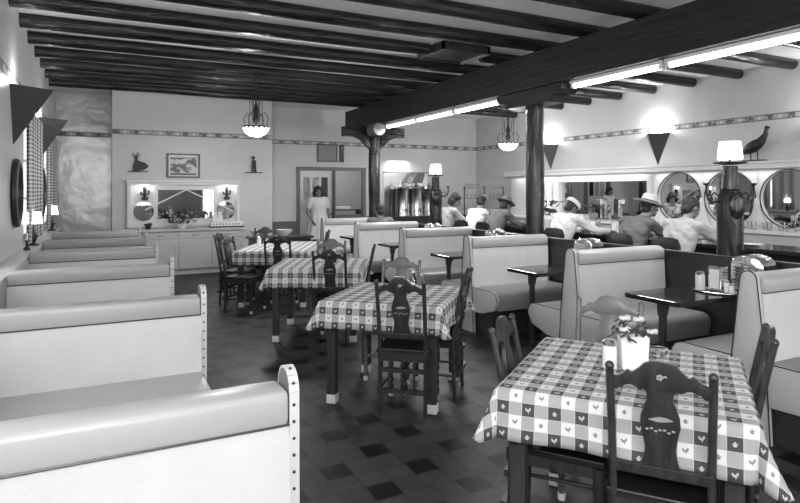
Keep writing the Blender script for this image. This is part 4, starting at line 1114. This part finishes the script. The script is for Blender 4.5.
# ------------------------------------------------------------------ people
def bake(mb, name, m, vox, parent=None, smooth_it=3, bm_smooth=.5):
    me = bpy.data.meshes.new('tmp'); mb.bm.to_mesh(me); mb.bm.free()
    o = bpy.data.objects.new('tmp', me); COL.objects.link(o)
    md = o.modifiers.new('r', 'REMESH'); md.mode = 'VOXEL'; md.voxel_size = vox; md.use_smooth_shade = True
    if smooth_it:
        s = o.modifiers.new('s', 'SMOOTH'); s.iterations = smooth_it; s.factor = bm_smooth
    dg = bpy.context.evaluated_depsgraph_get()
    m2 = bpy.data.meshes.new_from_object(o.evaluated_get(dg)); m2.name = name; m2.materials.clear(); m2.materials.append(m)
    bpy.data.objects.remove(o); bpy.data.meshes.remove(me)
    r = bpy.data.objects.new(name, m2); COL.objects.link(r)
    if parent: r.parent = parent
    return r
def lerp(a, b, f): return Vector(a) * (1 - f) + Vector(b) * f
def hand(b, wrist, d, palm_n, side, curl=.5):
    """palm + five fingers; d = pointing dir, palm_n = palm normal, side = thumb direction"""
    d = Vector(d).normalized(); n_ = Vector(palm_n); n_ = (n_ - d * n_.dot(d)).normalized(); s = d.cross(n_) * side
    w = Vector(wrist); c = w + d * .05
    for k in range(4):
        q = (k - 1.5) / 1.5; b.cap(w + s * q * .016, w + d * .085 + s * q * .030, .014, .012, 8)
    for k, L in enumerate((.070, .078, .072, .056)):
        q = (1.5 - k) / 1.5; p0 = w + d * .085 + s * q * .030
        a1 = curl * .5; p1 = p0 + (d * math.cos(a1) + n_ * math.sin(a1) + s * q * .06) * L * .5
        a2 = curl * 1.3; p2 = p1 + (d * math.cos(a2) + n_ * math.sin(a2) + s * q * .03) * L * .5
        b.cap(p0, p1, .0098, .0088, 8); b.cap(p1, p2, .0088, .0074, 8)
    t0 = w + d * .022 + s * .022; t1 = t0 + (s * .8 + d * .6).normalized() * .040; t2 = t1 + (s * .3 + d * .9 + n_ * .3).normalized() * .034
    b.cap(t0, t1, .013, .0105, 8); b.cap(t1, t2, .0105, .0085, 8)
def person(loc, rz, lab, cat, J, cloth, hair='short', hat=None, sleeve='short', trousers=M['trousers'], woman=False, dress=None, build=1.0):
    """J: joints in local coords, facing +y"""
    b = MB(); sc = build
    hip, waist, chest, neck, head = [Vector(J[k]) for k in ('hip', 'waist', 'chest', 'neck', 'head')]
    face = Vector(J.get('face', (0, 1, 0))).normalized(); up = Vector(J.get('up', (0, 0, 1))); up = (up - face * up.dot(face)).normalized(); rt = face.cross(up)
    Rm = Matrix((rt, face, up)).transposed().to_4x4()
    w = .92 if woman else 1.0
    def torso(b, e):
        sh = (Vector(J['shl']) + Vector(J['shr'])) / 2
        k = 1.0 if e < .001 else 1.12
        st = [(hip - Vector((0, 0, .10)), .10, .08), (hip - Vector((0, 0, .06)), .15, .11), (hip, .170, .120), (lerp(hip, waist, .5), .160, .112), (waist, .150 * k, .106 * k), (lerp(waist, chest, .5), .165 * sc, .114), (chest, .180 * sc, .120), (lerp(chest, sh, .6), .178 * sc, .108), (sh + Vector((0, 0, .02)), .13, .085), (sh + Vector((0, 0, .055)), .07, .06)]
        rings = []
        for c, rx, ry in st:
            rings.append([b.bm.verts.new((c[0] + (rx * w + e) * math.cos(2 * PI * q / 24), c[1] + (ry + e) * math.sin(2 * PI * q / 24), c[2])) for q in range(24)])
        for r0, r1 in zip(rings, rings[1:]):
            for q in range(24): b.bm.faces.new((r0[q], r0[(q + 1) % 24], r1[(q + 1) % 24], r1[q]))
        b.bm.faces.new(rings[0][::-1]); b.bm.faces.new(rings[-1])
        b.cap(Vector(J['shl']), Vector(J['shr']), .056 + e, .056 + e, 12)
    torso(b, 0)
    b.cap(lerp(chest, neck, .6), head - up * .06, .060 * w, .052 * w, 12)
    # head: skull, jaw, nose, ears, brow
    b.ball(head + up * .025 - face * .01, (.076, .095, .098), 18, T=Rm); b.ball(head + face * .028 - up * .045, (.056, .060, .060), 14, T=Rm)
    b.ball(head + face * .068 - up * .088, (.024, .02, .018), 10, T=Rm)
    b.cap(head + face * .088 + up * .008, head + face * .108 - up * .028, .008, .013, 8)
    b.ball(head + face * .083 - up * .058, (.024, .014, .010), 10, T=Rm); b.ball(head + face * .078 + up * .028, (.045, .016, .010), 10, T=Rm)
    for s in (-1, 1): b.ball(head + rt * s * .078 - up * .005 - face * .005, (.010, .02, .03), 8, T=Rm)
    for a in ('l', 'r'):
        sh, el, wr = Vector(J['sh' + a]), Vector(J['el' + a]), Vector(J['wr' + a])
        b.cap(sh, el, .050 * w, .038 * w, 12); b.cap(el, wr, .040 * w, .026 * w, 12)
        d = Vector(J.get('hd' + a, wr - el)); hand(b, wr - d.normalized() * .005, d, J.get('pn' + a, (0, 0, -1)), 1 if a == 'l' else -1, J.get('curl', .6))
        kn, an = Vector(J['kn' + a]), Vector(J['an' + a]); hj = hip + Vector((-.09 if a == 'l' else .09, 0, -.02))
        b.cap(hj, kn, .080 * w, .055 * w, 12); b.cap(kn, an, .055 * w, .036 * w, 12)
        b.cap(an - Vector((0, .03, .03)), an + Vector((0, .13, -.04)), .036, .028, 10)
    p = bake(b, 'person', M['skin'], .0075)
    p.location = loc; p.rotation_euler.z = rz; tag(p, lab, cat)
    # shirt
    if dress is None:
        s_ = MB(); torso(s_, .016)
        for a in ('l', 'r'):
            sh, el, wr = Vector(J['sh' + a]), Vector(J['el' + a]), Vector(J['wr' + a])
            s_.cap(sh, lerp(sh, el, .95) if sleeve == 'long' else lerp(sh, el, .72), .064 * w, .055 * w if sleeve == 'long' else .060, 12)
            if sleeve == 'long': s_.cap(el, lerp(el, wr, .9), .054 * w, .042 * w, 12)
        s_.tube([lerp(chest, neck, .55), lerp(chest, neck, .88)], [.085, .066], 14)
        cc = lerp(chest, neck, .86)
        MB().tube([(cc.x + .064 * math.cos(q * PI / 8), cc.y + .012 + .062 * math.sin(q * PI / 8), cc.z + .012 - .012 * math.sin(q * PI / 8)) for q in range(17)], .015, 8).build('collar', cloth, p, smooth=True)
        # wrinkle displacement
        sh = bake(s_, 'shirt', cloth, .011, p, 2)
        for v in sh.data.vertices:
            q = v.co; n_ = noise.noise(Vector((q.x * 7, q.y * 7, q.z * 13 + q.x * 9))) * .012 + noise.noise(Vector((q.x * 20, q.y * 14, q.z * 24))) * .007
            v.co = q + v.normal * n_
        tr = MB(); tr.ball(hip + Vector((0, 0, -.01)), (.178 * w, .13, .125), 16)
        for a in ('l', 'r'):
            hj = hip + Vector((-.09 if a == 'l' else .09, 0, -.02)); kn, an = Vector(J['kn' + a]), Vector(J['an' + a])
            tr.cap(hj, kn, .092, .070, 12); tr.cap(kn, an + Vector((0, 0, .04)), .068, .056, 12)
        bake(tr, 'trousers', trousers, .014, p, 2)
    else:
        s_ = MB(); torso(s_, .014)
        for a in ('l', 'r'): s_.cap(J['sh' + a], lerp(J['sh' + a], J['el' + a], .55), .066, .062, 12)
        n_ = 40; rings = []
        prof = [(waist.z + .02, .145, .11), (hip.z + .05, .19, .15), (hip.z - .15, .235, .19), (hip.z - .35, .28, .22), (dress, .32, .25)]
        for z, rx, ry in prof:
            rings.append([s_.bm.verts.new((waist.x + (rx * (1 + .06 * math.cos(9 * 2 * PI * k / n_))) * math.cos(2 * PI * k / n_), waist.y + ry * (1 + .06 * math.cos(9 * 2 * PI * k / n_)) * math.sin(2 * PI * k / n_), z)) for k in range(n_)])
        for r0, r1 in zip(rings, rings[1:]):
            for k in range(n_): s_.bm.faces.new((r0[k], r1[k], r1[(k + 1) % n_], r0[(k + 1) % n_]))
        s_.bm.faces.new(rings[0]); s_.bm.faces.new(rings[-1][::-1])
        bake(s_, 'dress', cloth, .012, p, 2)
        sh = MB()
        for a in ('l', 'r'): an = Vector(J['an' + a]); sh.cap(an - Vector((0, .03, .035)), an + Vector((0, .14, -.045)), .041, .034, 10)
        bake(sh, 'shoes', M['paper'], .01, p, 1)
    # hair
    h = MB()
    if hair == 'short':
        h.ball(head + up * .038 - face * .022, (.086, .096, .090), 18, T=Rm); h.ball(head - up * .02 - face * .05, (.072, .06, .07), 14, T=Rm)
    elif hair == 'wavy':
        h.ball(head + up * .045 - face * .018, (.096, .102, .092), 18, T=Rm)
        for k in range(9):
            a = PI * k / 8; q = rt * math.cos(a) * .085 - face * (math.sin(a) * .085 + .01)
            h.ball(head + q - up * .03, .042, 10, T=Rm); h.ball(head + q * .95 - up * .085, .038, 10, T=Rm)
    hh = bake(h, 'hair', M['hair'], .009, p, 1)
    e = MB()
    for s in (-1, 1): e.ball(head + rt * s * .032 + face * .082 + up * .008, (.013, .006, .007), 10, T=Rm)
    e.build('eyes', M['hair'], p, smooth=True)
    MB().ball(head + face * .094 - up * .058, (.022, .006, .006), 10, T=Rm).build('lips', M['lips'], p, smooth=True)
    if hat:
        T = Matrix.Translation(head + up * hat[1] - face * .01) @ Rm @ Matrix.Rotation(R(hat[2]), 4, 'X') @ Matrix.Diagonal((.88, 1.08, 1, 1))
        if hat[0] == 'fedora':
            MB().lathe([(.088, .0), (.165, -.004), (.178, .008), (.180, .012), (.165, .002), (.10, .006), (.097, .03), (.088, .095), (.07, .115), (.03, .108), (0, .100)], seg=32, T=T).build('hat', M['straw'], p, **SM)
            MB().lathe([(.101, .005), (.099, .035), (.096, .035), (.098, .005)], seg=32, T=T).build('hat_band', M['black'], p, **SM)
        elif hat[0] == 'cap':
            MB().lathe([(.105, -.005), (.108, .03), (.095, .055), (.088, .055), (.085, .03), (.095, -.005), (.105, -.005)], seg=28, T=T).build('hat', M['shirt_w'], p, **SM)
        elif hat[0] == 'grey':
            MB().lathe([(.088, .0), (.15, -.006), (.155, .002), (.10, .006), (.095, .06), (.07, .09), (0, .085)], seg=28, T=T).build('hat', M['wainscot'], p, **SM)
    return p
def sit(lean=.25, turn=0, hx=.0, hz=0, **kw):
    """seated on a 0.65 stool, leaning onto a counter edge .37 ahead at z .945"""
    y0 = .0
    J = dict(hip=(0, -.03, .76), waist=(0, .02 + lean * .25, .92), chest=(0, lean * .62 + .02, 1.08), neck=(hx, lean + .03, 1.215 + hz), head=(hx * 1.6, lean + .11, 1.33 + hz),
             shl=(-.185, lean * .85 + .0, 1.165), shr=(.185, lean * .85 + .0, 1.165), ell=(-.25, lean + .16, .990), elr=(.25, lean + .16, .990), wrl=(-.10, lean + .36, .992), wrr=(.10, lean + .36, .992),
             knl=(-.12, .33, .70), knr=(.12, .33, .70), anl=(-.12, .26, .28), anr=(.12, .26, .28), face=(0, 1, -.35), curl=.5)
    J.update(kw); return J
FX = -PI / 2   # facing +x
person((5.50, PEOPLE_Y['p1'] + .05, 0), FX, 'diner in white shirt and white cap leaning over the counter beside the thick column', 'person',
       sit(.17, head=(-.02, .27, 1.30), neck=(0, .20, 1.21), face=(.1, 1, -.75), elr=(.30, .42, .995), wrr=(.28, .66, .992), ell=(-.24, .44, .995)), M['shirt_w'], 'short', ('cap', .05, -8), 'long', build=1.12)
person((5.54, PEOPLE_Y['p2'], 0), FX, 'seated man in a straw hat with dark band and dark grey shirt, face in profile', 'person',
       sit(.16, head=(.02, .33, 1.34), neck=(.01, .23, 1.235), chest=(0, .10, 1.08), face=(.35, 1, -.12), elr=(.25, .36, .995), wrr=(.16, .58, .992)), M['shirt_g'], 'short', ('fedora', .048, -10), 'long', build=1.05)
person((5.54, PEOPLE_Y['p3'], 0), FX, 'seated dark haired man in a pale short sleeved shirt next to the lamp post', 'person',
       sit(.16, head=(.02, .25, 1.35), neck=(.01, .19, 1.235), face=(.25, 1, -.45), elr=(.27, .40, .995), wrr=(.20, .60, .992)), M['shirt_l'], 'short', None, 'short', build=1.05)
person((5.54, PEOPLE_Y['g'], 0), FX, 'far diner in a dark grey shirt and soft hat bent over the counter', 'person',
       sit(.22, head=(-.05, .34, 1.29), neck=(-.02, .25, 1.20), face=(-.2, 1, -.5)), M['shirt_g'], 'short', ('grey', .06, 0), 'long')
person((5.54, PEOPLE_Y['w'], 0), FX, 'far dark haired diner in a broad white shirt bent over the counter', 'person',
       sit(.20, head=(-.06, .30, 1.345), neck=(-.02, .23, 1.225), face=(-.5, 1, -.5)), M['shirt_w'], 'short', None, 'short', build=1.18)
person((5.54, PEOPLE_Y['d'], 0), FX, 'dark haired woman in a pale blouse looking down at the far end of the counter', 'person',
       sit(.14, head=(.08, .22, 1.37), neck=(.04, .17, 1.24), face=(.75, .6, -.5)), M['shirt_l'], 'wavy', None, 'short', woman=True)
def low(J, d):
    for k in J:
        if k in ('hip', 'waist', 'chest', 'neck', 'head', 'shl', 'shr', 'ell', 'elr', 'wrl', 'wrr'): J[k] = (J[k][0], J[k][1], J[k][2] - d)
    return J
def sitb(**kw):
    J = dict(hip=(0, 0, .60), waist=(0, -.02, .76), chest=(0, -.02, .93), neck=(0, .0, 1.08), head=(0, .03, 1.20), shl=(-.18, 0, 1.02), shr=(.18, 0, 1.02), ell=(-.22, .10, .78), elr=(.22, .10, .78),
             wrl=(-.12, .34, .80), wrr=(.12, .34, .80), knl=(-.10, .42, .58), knr=(.10, .42, .58), anl=(-.10, .42, .10), anr=(.10, .42, .10), face=(0, 1, -.2), curl=.6)
    J.update(kw); return J
person((4.20, 9.03, 0), 0, 'dark haired diner seen from behind in a far booth, only the head showing', 'person', low(sitb(), .0), M['shirt_g'], 'short', None, 'short', woman=True)
person((4.28, 12.42, 0), PI, 'waitress in a pale short sleeved uniform dress standing in the doorway', 'person',
       dict(hip=(0, 0, .90), waist=(0, .0, 1.04), chest=(0, .01, 1.22), neck=(0, 0, 1.38), head=(0.02, .03, 1.51), shl=(-.165, 0, 1.335), shr=(.165, 0, 1.335), ell=(-.24, -.02, 1.07), elr=(.25, -.03, 1.07),
            wrl=(-.24, .10, .86), wrr=(.20, .16, .90), hdl=(0, .3, -1), hdr=(-.2, .5, -.8), pnl=(1, 0, 0), pnr=(-1, 0, 0), knl=(-.08, .01, .48), knr=(.08, .01, .48), anl=(-.08, -.01, .075), anr=(.08, -.01, .075), face=(.1, 1, -.05), curl=.5),
       M['uniform'], 'wavy', None, 'short', woman=True, dress=.48)

# ------------------------------------------------------------------ things on the lunch counter
def ctr(x, y, lab, kind, group=None):
    if kind == 'nap':
        t = thing('napkin_dispenser', (x, y, CZ), R(90), lab, 'napkin dispenser', group)
        MB().box(-.06, -.05, 0, .06, .05, .17, .008).build('case', M['chrome'], t); MB().box(-.045, .05, .02, .045, .053, .15).build('napkins', M['paper'], t)
    elif kind == 'sug': shaker(x, y, CZ, .13, .034, 1, lab, 'sugar shaker', group, 'sugar_shaker')
    elif kind == 'plate':
        t = thing('dinner_plate', (x, y, CZ), 0, lab, 'plate', group)
        MB().lathe([(0, 0), (.06, 0), (.10, .012), (.115, .018), (.112, .021), (.06, .006), (0, .006)], seg=24).build('plate_body', M['ceramic'], t, **SM)
    elif kind == 'cup':
        t = thing('coffee_cup', (x, y, CZ), 0, lab, 'cup', group)
        MB().lathe([(0, 0), (.028, 0), (.040, .04), (.042, .075), (.038, .075), (.034, .02), (0, .012)], seg=16).build('cup_body', M['ceramic'], t, **SM)
        MB().tube([(.038, 0, .06), (.06, 0, .055), (.058, 0, .03), (.034, 0, .025)], .005, 6).build('handle', M['ceramic'], t, smooth=True)
ctr(6.50, 6.45, 'chrome napkin dispenser on the counter in front of the white capped diner', 'nap')
ctr(6.50, 6.05, 'chrome napkin dispenser on the counter beside a plate, before the long mirror', 'nap')
ctr(6.42, 5.60, 'white sugar shaker on the counter near the straw hatted man', 'sug')
ctr(6.40, 5.75, 'white cup on the counter between two diners in mid counter', 'cup')
ctr(6.22, 6.52, 'white plate before the white shirted diner', 'plate')
ctr(6.42, 4.72, 'white cup before the straw hatted man', 'cup'); ctr(6.30, 4.0, 'white plate before the pale shirted diner', 'plate')
ctr(6.50, 3.5, 'chrome napkin dispenser near the lamp post end of the counter', 'nap')
ctr(6.48, 7.05, 'white sugar shaker on the counter just behind the thick column', 'sug'); ctr(6.45, 8.6, 'chrome napkin dispenser among the far diners', 'nap'); ctr(6.3, 7.85, 'white plate before the far diners', 'plate')
ctr(6.50, 7.25, 'white cup on the counter just behind the thick column', 'cup')
t = thing('counter_plant', (6.50, 7.45, CZ), 0, 'leafy plant in a pot on the counter behind the thick column', 'potted plant')
MB().lathe([(0, 0), (.06, 0), (.08, .13), (0, .13)], seg=16).build('pot', M['white'], t, **SM)
f = MB()
for k in range(50):
    a = k * 2.4; r = .02 + .17 * random.random(); f.ball((r * math.cos(a), r * math.sin(a), .18 + .25 * random.random()), (.05, .018, .01), 6, T=Matrix.Rotation(a, 4, 'Z') @ Matrix.Rotation(random.uniform(-.8, .8), 4, 'Y'))
f.build('foliage', M['leaf'], t, smooth=True)

# ------------------------------------------------------------------ outside the front windows
struct(MB().box(-6, YF - 6.2, 0, 14, YF - 6.0, 2.2).build('wall_street', M['brick']))
struct(MB().box(-8, YF - 8, -.12, 16, YF - .3, -.02).build('floor_pavement', M['brick']))

# ------------------------------------------------------------------ light
w = bpy.data.worlds.new('World'); scn.world = w; w.use_nodes = True
w.node_tree.nodes['Background'].inputs[0].default_value = (1, 1, 1, 1); w.node_tree.nodes['Background'].inputs[1].default_value = 3.0
def area(name, loc, rot, sx, sy, e):
    A = bpy.data.lights.new(name, 'AREA'); A.shape = 'RECTANGLE'; A.size = sx; A.size_y = sy; A.energy = e
    o = bpy.data.objects.new(name, A); COL.objects.link(o); o.location = loc; o.rotation_euler = rot; return o
for a0, a1, z0, z1 in FW:   # daylight through the front windows
    area('window_daylight', ((a0 + a1) / 2, YF - .4, (z0 + z1) / 2), (R(90), 0, 0), a1 - a0, z1 - z0, 34 * (a1 - a0) * (z1 - z0))
for a0, a1, z0, z1 in LW[2:]:
    area('window_daylight', (XL - .35, (a0 + a1) / 2, (z0 + z1) / 2), (R(90), 0, R(-90)), a1 - a0, z1 - z0, 8 * (a1 - a0) * (z1 - z0))
# photographer's flash, held up beside the camera
L = bpy.data.lights.new('flash_bulb', 'POINT'); L.energy = 215; L.shadow_soft_size = .12
o = bpy.data.objects.new('flash_bulb', L); COL.objects.link(o); o.location = (-.25, -.35, 2.15)
L = bpy.data.lights.new('kitchen_lamp', 'POINT'); L.energy = 110; L.shadow_soft_size = .2
o = bpy.data.objects.new('kitchen_lamp', L); COL.objects.link(o); o.location = (5.0, YB + 1.6, 2.8)
# bare bulb lamps of the front half of the room are out of frame: two more ceiling pendants
# ------------------------------------------------------------------ camera
cam = bpy.data.cameras.new('camera'); cam.sensor_width = 36; cam.lens = 590 / 800 * 36; cam.shift_y = -61.5 / 800
co = bpy.data.objects.new('camera', cam); COL.objects.link(co); co.location = (0, 0, 1.55); co.rotation_euler = (PI / 2, 0, -math.atan(299 / 590))
cam.clip_start = .02
scn.camera = co
scn.view_settings.view_transform = 'Standard'; scn.view_settings.look = 'None'; scn.view_settings.gamma = 1; scn.view_settings.exposure = 0
scn.cycles.use_denoising = True
scn.cycles.max_bounces = 8
